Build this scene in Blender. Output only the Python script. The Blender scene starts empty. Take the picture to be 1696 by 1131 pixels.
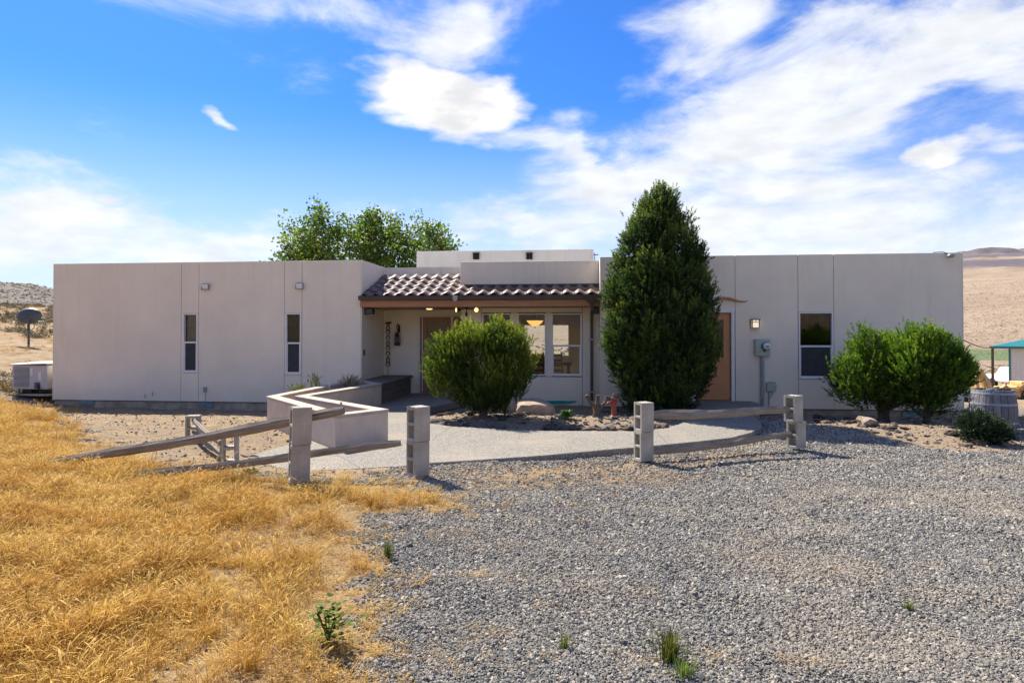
import bpy, bmesh, math, random
import numpy as np
from mathutils import Vector, Matrix, noise as mnoise
R = math.radians
rnd = random.Random(7)
nr = np.random.RandomState(11)
S = bpy.context.scene
C = S.collection

# ------------------------------------------------------------------ camera
CH = 1.62; F = 1060.0; PIT = R(0.7); PY0 = 537.0
cam = bpy.data.cameras.new('camera'); co = bpy.data.objects.new('camera', cam); C.objects.link(co)
co.location = (0, 0, CH); co.rotation_euler = (R(90) + PIT, 0, 0)
cam.sensor_width = 36; cam.lens = F / 1696 * 36; cam.shift_y = -(565.5 - PY0) / 1696
cam.clip_start = 0.05; cam.clip_end = 9000
S.camera = co
S.view_settings.view_transform = 'Standard'; S.view_settings.look = 'None'
S.view_settings.exposure = 1.6; S.view_settings.gamma = 1.0; S.view_settings.use_curve_mapping = False
S.cycles.use_denoising = True
S.cycles.max_bounces = 8; S.cycles.diffuse_bounces = 4; S.cycles.transparent_max_bounces = 12
S.cycles.caustics_reflective = False; S.cycles.caustics_refractive = False

def ray(px, py):
    x = (px - 848) / F; t = (PY0 - py) / F
    return Vector((x, math.cos(PIT) - t * math.sin(PIT), math.sin(PIT) + t * math.cos(PIT)))
def at_depth(px, py, D):
    d = ray(px, py); s = D / d.y
    return Vector((0, 0, CH)) + d * s
def at_z(px, py, z=0.0):
    d = ray(px, py); s = (z - CH) / d.z
    return Vector((0, 0, CH)) + d * s

# ------------------------------------------------------------------ world and sun
SUN_EL = R(46.5); SUNV = Vector((-0.60, 0.80, 0)).normalized()
sun_dir = Vector((SUNV.x * math.cos(SUN_EL), SUNV.y * math.cos(SUN_EL), math.sin(SUN_EL)))
W = bpy.data.worlds.new('World'); S.world = W; W.use_nodes = True
nt = W.node_tree; N = nt.nodes; L = nt.links; N.clear()
def wn(t, **k):
    n = N.new(t)
    for a, b in k.items(): setattr(n, a, b)
    return n
def wmath(op, a, b=None, clamp=False):
    n = N.new('ShaderNodeMath'); n.operation = op; n.use_clamp = clamp
    for i, v in enumerate((a, b)):
        if v is None: continue
        if isinstance(v, (int, float)): n.inputs[i].default_value = v
        else: L.new(v, n.inputs[i])
    return n.outputs[0]
sky = wn('ShaderNodeTexSky', sky_type='NISHITA', sun_disc=False)
sky.sun_elevation = SUN_EL; sky.sun_rotation = math.atan2(SUNV.x, SUNV.y)
sky.altitude = 400; sky.air_density = 1.0; sky.dust_density = 0.3; sky.ozone_density = 2.2
tc = wn('ShaderNodeTexCoord')
nrm = wn('ShaderNodeVectorMath', operation='NORMALIZE'); L.new(tc.outputs['Generated'], nrm.inputs[0])
sp = wn('ShaderNodeSeparateXYZ'); L.new(nrm.outputs[0], sp.inputs[0])
az = wmath('ARCTAN2', sp.outputs[0], sp.outputs[1]); el = wmath('ARCSINE', sp.outputs[2])
ae = wn('ShaderNodeCombineXYZ'); L.new(az, ae.inputs[0]); L.new(el, ae.inputs[1])
# warp
nzw = wn('ShaderNodeTexNoise'); nzw.inputs['Scale'].default_value = 7; nzw.inputs['Detail'].default_value = 7
mpw = wn('ShaderNodeMapping'); mpw.inputs['Scale'].default_value = (1, 1, 2.2); L.new(nrm.outputs[0], mpw.inputs[0])
L.new(mpw.outputs[0], nzw.inputs['Vector'])
ws = wn('ShaderNodeVectorMath', operation='SUBTRACT'); L.new(nzw.outputs['Color'], ws.inputs[0]); ws.inputs[1].default_value = (.5, .5, .5)
wm = wn('ShaderNodeVectorMath', operation='MULTIPLY'); L.new(ws.outputs[0], wm.inputs[0]); wm.inputs[1].default_value = (.20, .15, 0)
aw = wn('ShaderNodeVectorMath', operation='ADD'); L.new(ae.outputs[0], aw.inputs[0]); L.new(wm.outputs[0], aw.inputs[1])
aw2 = wn('ShaderNodeVectorMath', operation='MULTIPLY_ADD'); L.new(wm.outputs[0], aw2.inputs[0]); aw2.inputs[1].default_value = (.42, .38, 0); L.new(ae.outputs[0], aw2.inputs[2])
def blob(px, py, rx, ry, rot, amp, soft=True):
    d = ray(px, py); a = math.atan2(d.x, d.y); e = math.atan2(d.z, math.hypot(d.x, d.y))
    m = wn('ShaderNodeMapping', vector_type='TEXTURE')
    m.inputs['Location'].default_value = (a, e, 0); m.inputs['Rotation'].default_value = (0, 0, R(rot))
    ca = math.cos(a)
    m.inputs['Scale'].default_value = (rx / F * ca * ca ** .5, ry / F * ca, 1)
    L.new((aw if soft else aw2).outputs[0], m.inputs[0])
    ln = wn('ShaderNodeVectorMath', operation='LENGTH'); L.new(m.outputs[0], ln.inputs[0])
    mr = wn('ShaderNodeMapRange', interpolation_type='SMOOTHSTEP')
    mr.inputs['From Min'].default_value = 0.1 if soft else .2; mr.inputs['From Max'].default_value = 1.35 if soft else 1.35
    mr.inputs['To Min'].default_value = amp; mr.inputs['To Max'].default_value = 0
    L.new(ln.outputs['Value'], mr.inputs['Value'])
    return mr.outputs[0]
# detail noise
mp = wn('ShaderNodeMapping'); mp.inputs['Scale'].default_value = (1, 1, 2.6); mp.inputs['Location'].default_value = (3.1, 1.7, .4)
L.new(nrm.outputs[0], mp.inputs[0])
nz = wn('ShaderNodeTexNoise'); nz.inputs['Scale'].default_value = 4.2; nz.inputs['Detail'].default_value = 9; nz.inputs['Roughness'].default_value = .62
nz.inputs['Distortion'].default_value = .35
L.new(mp.outputs[0], nz.inputs['Vector'])
soft_blobs = [(1330, 190, 330, 130, 14, .42), (1600, 110, 260, 80, 8, .45), (1200, 60, 200, 70, 0, .30), (1250, 300, 430, 110, 4, .40),
              (1500, 390, 420, 90, 0, .42), (230, 400, 330, 75, 0, .60), (860, 380, 300, 50, 3, .36), (560, 25, 330, 50, -10, .30), (740, 60, 110, 90, -40, .26),
              (900, 245, 130, 26, -20, .40), (955, 172, 40, 40, 60, .34), (80, 290, 110, 16, -5, .20), (545, 265, 80, 13, 0, .18),
              (990, 285, 90, 35, 8, .35),
              (300, 190, 460, 170, 0, -.42), (960, 90, 170, 180, 0, -.22), (1560, 195, 110, 40, 15, -.30), (1330, 35, 150, 22, 12, -.26), (620, 290, 330, 50, 0, -.25),
              (1000, 130, 60, 140, 0, -.2)]
hard_blobs = [(738, 165, 178, 66, -10, .62), (384, 203, 50, 13, -12, .46), (175, 333, 52, 17, -3, .40), (330, 355, 60, 26, 0, .2), (1615, 238, 110, 34, -3, .36), (1535, 268, 60, 30, 0, .34)]
dens = wmath('ADD', wmath('MULTIPLY', nz.outputs['Fac'], 1.7), -.36)
for b in soft_blobs: dens = wmath('ADD', dens, blob(*b[:5], b[5] * (.72 if b[5] > 0 else .9)))
cov = wn('ShaderNodeMapRange', interpolation_type='SMOOTHERSTEP'); L.new(dens, cov.inputs['Value'])
cov.inputs['From Min'].default_value = .30; cov.inputs['From Max'].default_value = 1.05
hz = None
nz2 = wn('ShaderNodeTexNoise'); nz2.inputs['Scale'].default_value = 17; nz2.inputs['Detail'].default_value = 7; L.new(mp.outputs[0], nz2.inputs['Vector'])
d2 = wmath('MULTIPLY', nz2.outputs['Fac'], .55)
for b in hard_blobs: d2 = wmath('ADD', d2, blob(*b, soft=False))
cov2 = wn('ShaderNodeMapRange', interpolation_type='SMOOTHSTEP'); L.new(d2, cov2.inputs['Value'])
cov2.inputs['From Min'].default_value = .46; cov2.inputs['From Max'].default_value = .78
covm = wmath('MAXIMUM', wmath('MULTIPLY', cov.outputs[0], .93), cov2.outputs[0])
# pale band near the horizon all the way round
hb = wn('ShaderNodeMapRange', interpolation_type='SMOOTHSTEP'); L.new(el, hb.inputs['Value'])
hb.inputs['From Min'].default_value = R(0); hb.inputs['From Max'].default_value = R(20); hb.inputs['To Min'].default_value = .9; hb.inputs['To Max'].default_value = 0
tint = wn('ShaderNodeMix', data_type='RGBA', blend_type='MULTIPLY'); tint.inputs['Factor'].default_value = 1
L.new(sky.outputs[0], tint.inputs[6]); tint.inputs[7].default_value = (.33, .79, 1.52, 1)
skyS = wn('ShaderNodeVectorMath', operation='SCALE'); L.new(tint.outputs[2], skyS.inputs[0]); skyS.inputs['Scale'].default_value = 0.40
mh = wn('ShaderNodeMix', data_type='RGBA'); L.new(hb.outputs[0], mh.inputs['Factor']); L.new(skyS.outputs[0], mh.inputs[6]); mh.inputs[7].default_value = (2.8, 3.15, 3.5, 1)
# cloud colour: white with soft grey mottling
cr = wn('ShaderNodeMapRange'); L.new(nz2.outputs['Fac'], cr.inputs['Value']); cr.inputs['From Min'].default_value = .3; cr.inputs['From Max'].default_value = .7
cr.inputs['To Min'].default_value = 2.95; cr.inputs['To Max'].default_value = 3.7
cc = wn('ShaderNodeCombineXYZ'); L.new(wmath('MULTIPLY', cr.outputs[0], .985), cc.inputs[0]); L.new(cr.outputs[0], cc.inputs[1]); L.new(wmath('MULTIPLY', cr.outputs[0], 1.01), cc.inputs[2])
whit = wn('ShaderNodeMix', data_type='RGBA'); L.new(cov2.outputs[0], whit.inputs['Factor']); L.new(cc.outputs[0], whit.inputs[6])
nz3 = wn('ShaderNodeTexNoise'); nz3.inputs['Scale'].default_value = 11; nz3.inputs['Detail'].default_value = 6
mp3 = wn('ShaderNodeMapping'); mp3.inputs['Scale'].default_value = (1, 1, 2.2); mp3.inputs['Location'].default_value = (5, 2, .1); L.new(nrm.outputs[0], mp3.inputs[0]); L.new(mp3.outputs[0], nz3.inputs['Vector'])
shd = wn('ShaderNodeMapRange', interpolation_type='SMOOTHSTEP'); L.new(nz3.outputs['Fac'], shd.inputs['Value']); shd.inputs['From Min'].default_value = .42; shd.inputs['From Max'].default_value = .66
wc = wn('ShaderNodeMix', data_type='RGBA'); L.new(shd.outputs[0], wc.inputs['Factor']); wc.inputs[6].default_value = (3.65, 3.6, 3.52, 1); wc.inputs[7].default_value = (2.75, 2.78, 2.88, 1); L.new(wc.outputs[2], whit.inputs[7])
mc = wn('ShaderNodeMix', data_type='RGBA'); L.new(covm, mc.inputs['Factor']); L.new(mh.outputs[2], mc.inputs[6]); L.new(whit.outputs[2], mc.inputs[7])
bg = wn('ShaderNodeBackground'); bg.inputs['Strength'].default_value = 0.10
L.new(mc.outputs[2], bg.inputs['Color'])
wo = wn('ShaderNodeOutputWorld'); L.new(bg.outputs[0], wo.inputs[0])

sl = bpy.data.lights.new('sun', 'SUN'); sl.energy = 3.3; sl.angle = R(0.5); sl.color = (1, .93, .80)
so = bpy.data.objects.new('sun', sl); C.objects.link(so)
so.rotation_euler = sun_dir.to_track_quat('Z', 'Y').to_euler()

# ------------------------------------------------------------------ materials
class NT:
    def __init__(s, name):
        m = bpy.data.materials.new(name); m.use_nodes = True; s.m = m; s.t = m.node_tree; s.n = s.t.nodes; s.l = s.t.links
        s.b = s.n['Principled BSDF']; s.out = s.n['Material Output']
        s.tc = s.n.new('ShaderNodeTexCoord')
    def noise(s, scale, detail=4, rough=.55, coord='Object', sc=None, dist=0):
        n = s.n.new('ShaderNodeTexNoise'); n.inputs['Scale'].default_value = scale; n.inputs['Detail'].default_value = detail
        n.inputs['Roughness'].default_value = rough; n.inputs['Distortion'].default_value = dist
        s.vec(n, coord, sc); return n.outputs['Fac']
    def vec(s, n, coord='Object', sc=None):
        src = s.geo() if coord == 'World' else s.tc.outputs[coord]
        if sc:
            m = s.n.new('ShaderNodeMapping'); m.inputs['Scale'].default_value = sc; s.l.new(src, m.inputs[0]); src = m.outputs[0]
        s.l.new(src, n.inputs['Vector'])
    def geo(s):
        g = s.n.new('ShaderNodeNewGeometry'); return g.outputs['Position']
    def vor(s, scale, coord='World', feat='F1', sc=None):
        n = s.n.new('ShaderNodeTexVoronoi'); n.feature = feat; n.inputs['Scale'].default_value = scale; s.vec(n, coord, sc); return n
    def ramp(s, fac, stops):
        r = s.n.new('ShaderNodeValToRGB'); e = r.color_ramp.elements
        while len(e) < len(stops): e.new(.5)
        for i, (p, c) in enumerate(stops):
            e[i].position = p; e[i].color = (*c, 1)
        s.l.new(fac, r.inputs[0]); return r.outputs[0]
    def mr(s, v, a, b, c=0., d=1., smooth=True):
        n = s.n.new('ShaderNodeMapRange'); n.interpolation_type = 'SMOOTHSTEP' if smooth else 'LINEAR'
        s.l.new(v, n.inputs['Value']); 
        for k, x in zip(('From Min', 'From Max', 'To Min', 'To Max'), (a, b, c, d)): n.inputs[k].default_value = x
        return n.outputs[0]
    def math(s, op, a, b=None, clamp=False):
        n = s.n.new('ShaderNodeMath'); n.operation = op; n.use_clamp = clamp
        for i, v in enumerate((a, b)):
            if v is None: continue
            if isinstance(v, (int, float)): n.inputs[i].default_value = v
            else: s.l.new(v, n.inputs[i])
        return n.outputs[0]
    def mix(s, f, a, b, mode='MIX'):
        n = s.n.new('ShaderNodeMix'); n.data_type = 'RGBA'; n.blend_type = mode
        for i, v in ((0, f), (6, a), (7, b)):
            if isinstance(v, (int, float)): n.inputs[i].default_value = v
            elif isinstance(v, tuple): n.inputs[i].default_value = (*v, 1)
            else: s.l.new(v, n.inputs[i])
        return n.outputs[2]
    def attr(s, name):
        n = s.n.new('ShaderNodeAttribute'); n.attribute_name = name; return n.outputs['Fac']
    def rand(s):
        return s.n.new('ShaderNodeObjectInfo').outputs['Random']
    def bump(s, h, strength=.5, dist=.01):
        b = s.n.new('ShaderNodeBump'); b.inputs['Strength'].default_value = strength; b.inputs['Distance'].default_value = dist
        s.l.new(h, b.inputs['Height']); s.l.new(b.outputs[0], s.b.inputs['Normal'])
    def color(s, c):
        if isinstance(c, tuple): s.b.inputs['Base Color'].default_value = (*c, 1)
        else: s.l.new(c, s.b.inputs['Base Color'])
    def set(s, rough=.7, metal=0., spec=.5):
        s.b.inputs['Roughness'].default_value = rough; s.b.inputs['Metallic'].default_value = metal
        s.b.inputs['Specular IOR Level'].default_value = spec
def simple(name, c, rough=.6, metal=0., var=.18, scale=8, bump=.2, bscale=60, bd=.003, spec=.4, perobj=0.):
    k = NT(name); k.set(rough, metal, spec)
    a = tuple(x * (1 - var) for x in c); b = tuple(min(1, x * (1 + var)) for x in c)
    col = k.ramp(k.noise(scale, 5), [(.3, a), (.7, b)])
    if perobj:
        col = k.mix(1., col, k.ramp(k.rand(), [(0, (1 - perobj,) * 3), (1, (1,) * 3)]), 'MULTIPLY')
    k.color(col)
    if bump: k.bump(k.noise(bscale, 4), bump, bd)
    return k.m
M = {}
def stucco(name, base):
    k = NT(name); k.set(.85, 0, .25)
    a = tuple(x * .90 for x in base)
    col = k.ramp(k.noise(.9, 5, .6), [(.32, a), (.68, base)])
    streak = k.noise(3.0, 5, .6, sc=(1.6, 1.6, .12))
    col = k.mix(k.mr(streak, .52, .78, 0, .32), col, tuple(x * y for x, y in zip(base, (.74, .70, .66))))
    sepm = k.n.new('ShaderNodeSeparateXYZ'); k.l.new(k.tc.outputs['Object'], sepm.inputs[0])
    drip = k.math('MULTIPLY', k.mr(k.noise(9, 5, .6, sc=(1.4, 1.4, .10)), .52, .76, 0, .30), k.mr(sepm.outputs[2], 2.4, 3.4))
    col = k.mix(drip, col, tuple(x * y for x, y in zip(base, (.66, .62, .58))))
    col = k.mix(k.mr(k.noise(22, 5, .7), .55, .75, 0, .18), col, tuple(x * .8 for x in base))
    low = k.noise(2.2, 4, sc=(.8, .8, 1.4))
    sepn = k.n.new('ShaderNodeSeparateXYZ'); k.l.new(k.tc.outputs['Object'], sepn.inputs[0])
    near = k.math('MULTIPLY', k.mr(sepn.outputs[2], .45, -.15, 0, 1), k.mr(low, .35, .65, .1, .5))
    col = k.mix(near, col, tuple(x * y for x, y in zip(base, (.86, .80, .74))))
    k.color(col)
    k.bump(k.math('ADD', k.noise(120, 3), k.math('MULTIPLY', k.noise(5, 5), 3.)), .4, .008)
    return k.m
M['stucco'] = stucco('stucco', (.89, .80, .65))
M['stucco_bounce_lit'] = stucco('stucco_bounce_lit', (.88, .82, .70))  # paler stucco copy: light bounced off the roof is put into its colour
M['concrete_base'] = simple('foundation_concrete', (.36, .31, .23), .9, var=.4, scale=3, bump=.4, bscale=40)
M['roofing'] = simple('flat_roofing', (.55, .53, .5), .9)
M['dark_gap'] = simple('joint_shadow_gap', (.10, .09, .08), .9, bump=0)
M['interior'] = simple('interior_paint', (.30, .24, .19), .8, bump=0)
M['interior_floor'] = simple('interior_floor', (.25, .17, .11), .5, bump=0)
M['white_trim'] = simple('white_vinyl', (.80, .79, .76), .4, var=.05, bump=0)
M['cream_trim'] = simple('cream_trim', (.72, .66, .58), .6, var=.06)
M['gutter'] = simple('brown_gutter', (.075, .055, .045), .45, var=.15)
M['screen'] = simple('insect_screen', (.045, .05, .055), .8, bump=.3, bscale=400)
M['blind'] = simple('window_blind', (.22, .20, .19), .7)
M['fabric'] = simple('dark_cloth', (.02, .02, .024), .9)
M['black'] = simple('black_metal', (.018, .016, .015), .5)
M['iron'] = simple('rusty_iron', (.045, .030, .022), .7, var=.5, scale=30)
M['pot_metal'] = simple('grey_metal', (.35, .36, .37), .4, .6)
M['meter_box'] = simple('green_grey_enamel', (.38, .45, .38), .45, var=.1)
M['conduit'] = simple('blue_grey_conduit', (.26, .31, .35), .45, .2, var=.1)
M['vent'] = simple('blue_vent', (.14, .24, .28), .5)
M['red_pump'] = simple('faded_red_paint', (.25, .065, .05), .55, var=.3, scale=20)
M['hose'] = simple('teal_hose', (.03, .42, .40), .35, var=.1)
M['bark'] = simple('pine_bark', (.13, .095, .07), .95, var=.5, scale=20, bump=.9, bscale=35, bd=.02)
M['rock'] = simple('lava_rock', (.25, .205, .17), .95, var=.55, scale=5, bump=.8, bscale=25, bd=.02, perobj=.75)
M['pale_rock'] = simple('pale_rock', (.42, .33, .26), .95, var=.25, scale=4, bump=.7, bscale=18, bd=.02)
M['soil'] = simple('planter_soil', (.23, .16, .11), 1., var=.4, scale=12, bump=.8, bscale=40, bd=.02)
M['dish'] = simple('dark_grey_dish', (.075, .085, .09), .5)
M['ac_body'] = simple('grey_enamel_case', (.50, .48, .49), .5, var=.08)
M['ac_grille'] = simple('dark_grille', (.10, .11, .13), .6)
M['white_paint'] = simple('white_paint', (.72, .73, .74), .4, var=.06)
M['cream_metal'] = simple('ribbed_shed_metal', (.70, .69, .66), .5, var=.06)
M['teal_roof'] = simple('teal_roof_metal', (.035, .19, .20), .4, var=.1)
M['yellow'] = simple('faded_yellow_paint', (.58, .40, .16), .6, var=.25, scale=6)
M['orange_machine'] = simple('orange_paint', (.55, .25, .07), .6, var=.25)
M['tyre'] = simple('tyre_rubber', (.02, .02, .02), .8)
M['leaf_weed'] = simple('weed_green', (.10, .20, .05), .6, var=.4, scale=30, spec=.08)
M['dark_leaf'] = simple('dark_weed_green', (.085, .13, .02), .9, var=.4, scale=30, spec=.08)
M['succulent'] = simple('succulent_green', (.30, .34, .14), .6, var=.35, scale=30, spec=.08)
M['dry_stem'] = simple('dry_stem', (.42, .32, .2), .9, var=.3)

k = NT('door_orange'); k.set(.45); k.color(k.ramp(k.noise(3, 4), [(.3, (.58, .25, .095)), (.7, (.64, .29, .12))])); M['door_orange'] = k.m
k = NT('door_brown'); k.set(.5); k.color(k.ramp(k.noise(4, 5, sc=(4, 4, .4)), [(.3, (.27, .135, .07)), (.7, (.35, .18, .10))])); M['door_brown'] = k.m
k = NT('cedar_beam'); k.set(.6); k.color(k.ramp(k.noise(6, 5, sc=(.3, 4, 6)), [(.3, (.36, .165, .08)), (.7, (.50, .25, .13))])); M['beam'] = k.m
k = NT('bench_wood'); k.set(.8); k.color(k.ramp(k.noise(6, 6, sc=(4, .4, 6)), [(.3, (.09, .075, .065)), (.7, (.20, .17, .145))])); M['bench'] = k.m
k = NT('weathered_rail_wood'); k.set(.9, 0, .2)
g = k.noise(9, 7, .65, sc=(.35, 9, 9)); g2 = k.noise(2, 4)
col = k.ramp(g, [(.28, (.10, .085, .07)), (.5, (.26, .225, .185)), (.72, (.40, .36, .30))])
k.color(k.mix(k.mr(g2, .45, .7, 0, .5), col, (.34, .31, .27))); k.bump(g, .9, .012); M['rail'] = k.m
k = NT('barrel_stave_wood'); k.set(.8, 0, .3); g = k.noise(7, 6, .6, sc=(8, 8, .5))
col = k.ramp(g, [(.25, (.13, .12, .13)), (.7, (.27, .26, .28))])
k.color(k.mix(1., col, k.ramp(k.rand(), [(0, (.7, .7, .72)), (1, (1.1, 1.08, 1.05))]), 'MULTIPLY')); k.bump(g, .6, .006); M['stave'] = k.m
k = NT('cinder_block'); k.set(.95, 0, .15); g = k.noise(70, 5, .7); g2 = k.noise(5, 4)
col = k.ramp(g2, [(.3, (.34, .315, .27)), (.7, (.50, .465, .40))])
k.color(k.mix(k.mr(g, .52, .66, 0, .55), col, (.24, .23, .21))); k.bump(g, .8, .006); M['block'] = k.m
k = NT('planter_render'); k.set(.9, 0, .2); g = k.noise(50, 4)
col = k.ramp(k.noise(2.5, 6, .65), [(.3, (.54, .44, .355)), (.7, (.66, .555, .46))])
col = k.mix(k.mr(k.noise(5, 6, .6, sc=(1.5, 1.5, .3)), .56, .75, 0, .45), col, (.40, .32, .27)); k.color(col); k.bump(g, .5, .006); M['planter'] = k.m
k = NT('planter_cap'); k.set(.85, 0, .2); k.color(k.ramp(k.noise(4, 6, .65), [(.3, (.38, .32, .27)), (.7, (.52, .44, .375))])); k.bump(k.noise(60, 4), .5, .005); M['cap'] = k.m
k = NT('exposed_aggregate'); k.set(.9, 0, .2)
v = k.vor(95); sepc = k.n.new('ShaderNodeSeparateColor'); k.l.new(v.outputs['Color'], sepc.inputs[0])
col = k.ramp(sepc.outputs[0], [(.1, (.11, .10, .088)), (.45, (.245, .225, .195)), (.8, (.30, .275, .24)), (1, (.42, .39, .34))])
col = k.mix(k.mr(k.noise(.8, 6, .65, 'World'), .45, .72, 0, .5), col, (.36, .295, .225))
k.color(col); k.bump(v.outputs['Distance'], .6, .006); M['path'] = k.m
k = NT('clay_tile'); k.set(.5, 0, .45)
col = k.mix(k.noise(7, 5), k.ramp(k.rand(), [(0, (.10, .058, .045)), (.5, (.17, .10, .078)), (1, (.25, .155, .12))]), (.14, .095, .078))
k.color(col); k.bump(k.noise(50, 4), .3, .004); M['tile'] = k.m
k = NT('window_glass'); k.n.remove(k.b)
tr = k.n.new('ShaderNodeBsdfTransparent'); tr.inputs[0].default_value = (.86, .89, .88, 1); gl = k.n.new('ShaderNodeBsdfGlossy'); gl.inputs['Roughness'].default_value = .01
fr = k.n.new('ShaderNodeFresnel'); fr.inputs['IOR'].default_value = 1.5
fm = k.n.new('ShaderNodeMixShader'); k.l.new(k.math('MULTIPLY', fr.outputs[0], .8), fm.inputs[0]); k.l.new(tr.outputs[0], fm.inputs[1]); k.l.new(gl.outputs[0], fm.inputs[2]); k.l.new(fm.outputs[0], k.out.inputs[0]); M['glass'] = k.m
def emis(name, c, s, base=(.8, .7, .5)):
    k = NT(name); k.color(base); k.b.inputs['Emission Color'].default_value = (*c, 1); k.b.inputs['Emission Strength'].default_value = s; return k.m
M['lamp_amber'] = emis('amber_glass_lit', (1, .48, .13), .55, (.7, .4, .12))
M['lamp_pale'] = emis('pale_lamp_glass', (1, .85, .6), .25, (.75, .7, .6))
M['bulb'] = emis('lit_bulb', (1, .66, .22), .9)
M['frost'] = simple('frosted_lens', (.80, .82, .85), .3, var=.03, bump=0)
# needles, leaves
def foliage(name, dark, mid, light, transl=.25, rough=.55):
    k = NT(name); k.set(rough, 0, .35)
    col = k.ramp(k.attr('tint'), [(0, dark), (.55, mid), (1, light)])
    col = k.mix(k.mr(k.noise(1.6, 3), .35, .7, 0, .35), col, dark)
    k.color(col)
    t = k.n.new('ShaderNodeBsdfTranslucent'); k.l.new(k.mix(1., col, (1.3, 1.35, .7), 'MULTIPLY'), t.inputs[0])
    ms = k.n.new('ShaderNodeMixShader'); ms.inputs[0].default_value = transl
    k.l.new(k.b.outputs[0], ms.inputs[1]); k.l.new(t.outputs[0], ms.inputs[2]); k.l.new(ms.outputs[0], k.out.inputs[0]); return k.m
M['needle'] = foliage('mugo_needles', (.03, .055, .012), (.12, .18, .022), (.44, .46, .06), .42)
M['needle_dark'] = foliage('pine_needles', (.012, .032, .010), (.075, .135, .028), (.36, .42, .06), .38)
M['needle_bright'] = foliage('bright_needles', (.03, .065, .012), (.125, .23, .022), (.36, .48, .055), .44)
M['leaf'] = foliage('tree_leaves', (.04, .08, .018), (.10, .17, .028), (.30, .35, .05), .45)
M['juniper'] = foliage('juniper_scales', (.02, .04, .02), (.04, .075, .03), (.07, .11, .04), .15)
def grassmat(name, base, tip, tr=.35):
    k = NT(name); k.set(.75, 0, .2)
    col = k.mix(k.attr('tint'), base, tip)
    col = k.mix(1., col, k.ramp(k.rand(), [(0, (.60, .48, .34)), (.5, (1, .95, .82)), (1, (1.12, 1.12, 1.08))]), 'MULTIPLY')
    k.color(col)
    col = k.mix(k.mr(k.noise(1.3, 5, .6, 'World'), .42, .66, 0, .6), col, k.mix(1., col, (.84, .66, .42), 'MULTIPLY'))
    k.color(col)
    t = k.n.new('ShaderNodeBsdfTranslucent'); k.l.new(col, t.inputs[0]); ms = k.n.new('ShaderNodeMixShader'); ms.inputs[0].default_value = tr
    k.l.new(k.b.outputs[0], ms.inputs[1]); k.l.new(t.outputs[0], ms.inputs[2]); k.l.new(ms.outputs[0], k.out.inputs[0]); return k.m
M['grass'] = grassmat('dry_golden_grass', (.47, .285, .042), (.80, .58, .20))
M['straw'] = grassmat('pale_straw', (.52, .35, .15), (.72, .56, .32), .2)
M['green_grass'] = grassmat('green_grass_blades', (.10, .17, .03), (.26, .34, .08))
k = NT('gravel_stone'); k.set(.8, 0, .3)
col = k.ramp(k.rand(), [(0, (.095, .092, .085)), (.25, (.15, .145, .135)), (.55, (.215, .205, .185)), (.80, (.29, .27, .235)), (.93, (.38, .32, .25)), (1, (.50, .46, .39))])
col = k.mix(k.mr(k.noise(.7, 6, .65, 'World'), .44, .66, 0, .62), col, (.33, .275, .21))
k.color(col); k.bump(k.noise(80, 3), .4, .002); M['stone'] = k.m
k = NT('sagebrush'); k.set(.9, 0, .1); k.color(k.mix(1., k.ramp(k.rand(), [(0, (.30, .28, .16)), (.5, (.38, .34, .21)), (1, (.48, .39, .26))]), k.ramp(k.noise(5, 4), [(.3, (.6, .6, .6)), (.7, (1, 1, 1))]), 'MULTIPLY')); M['sage'] = k.m

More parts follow.
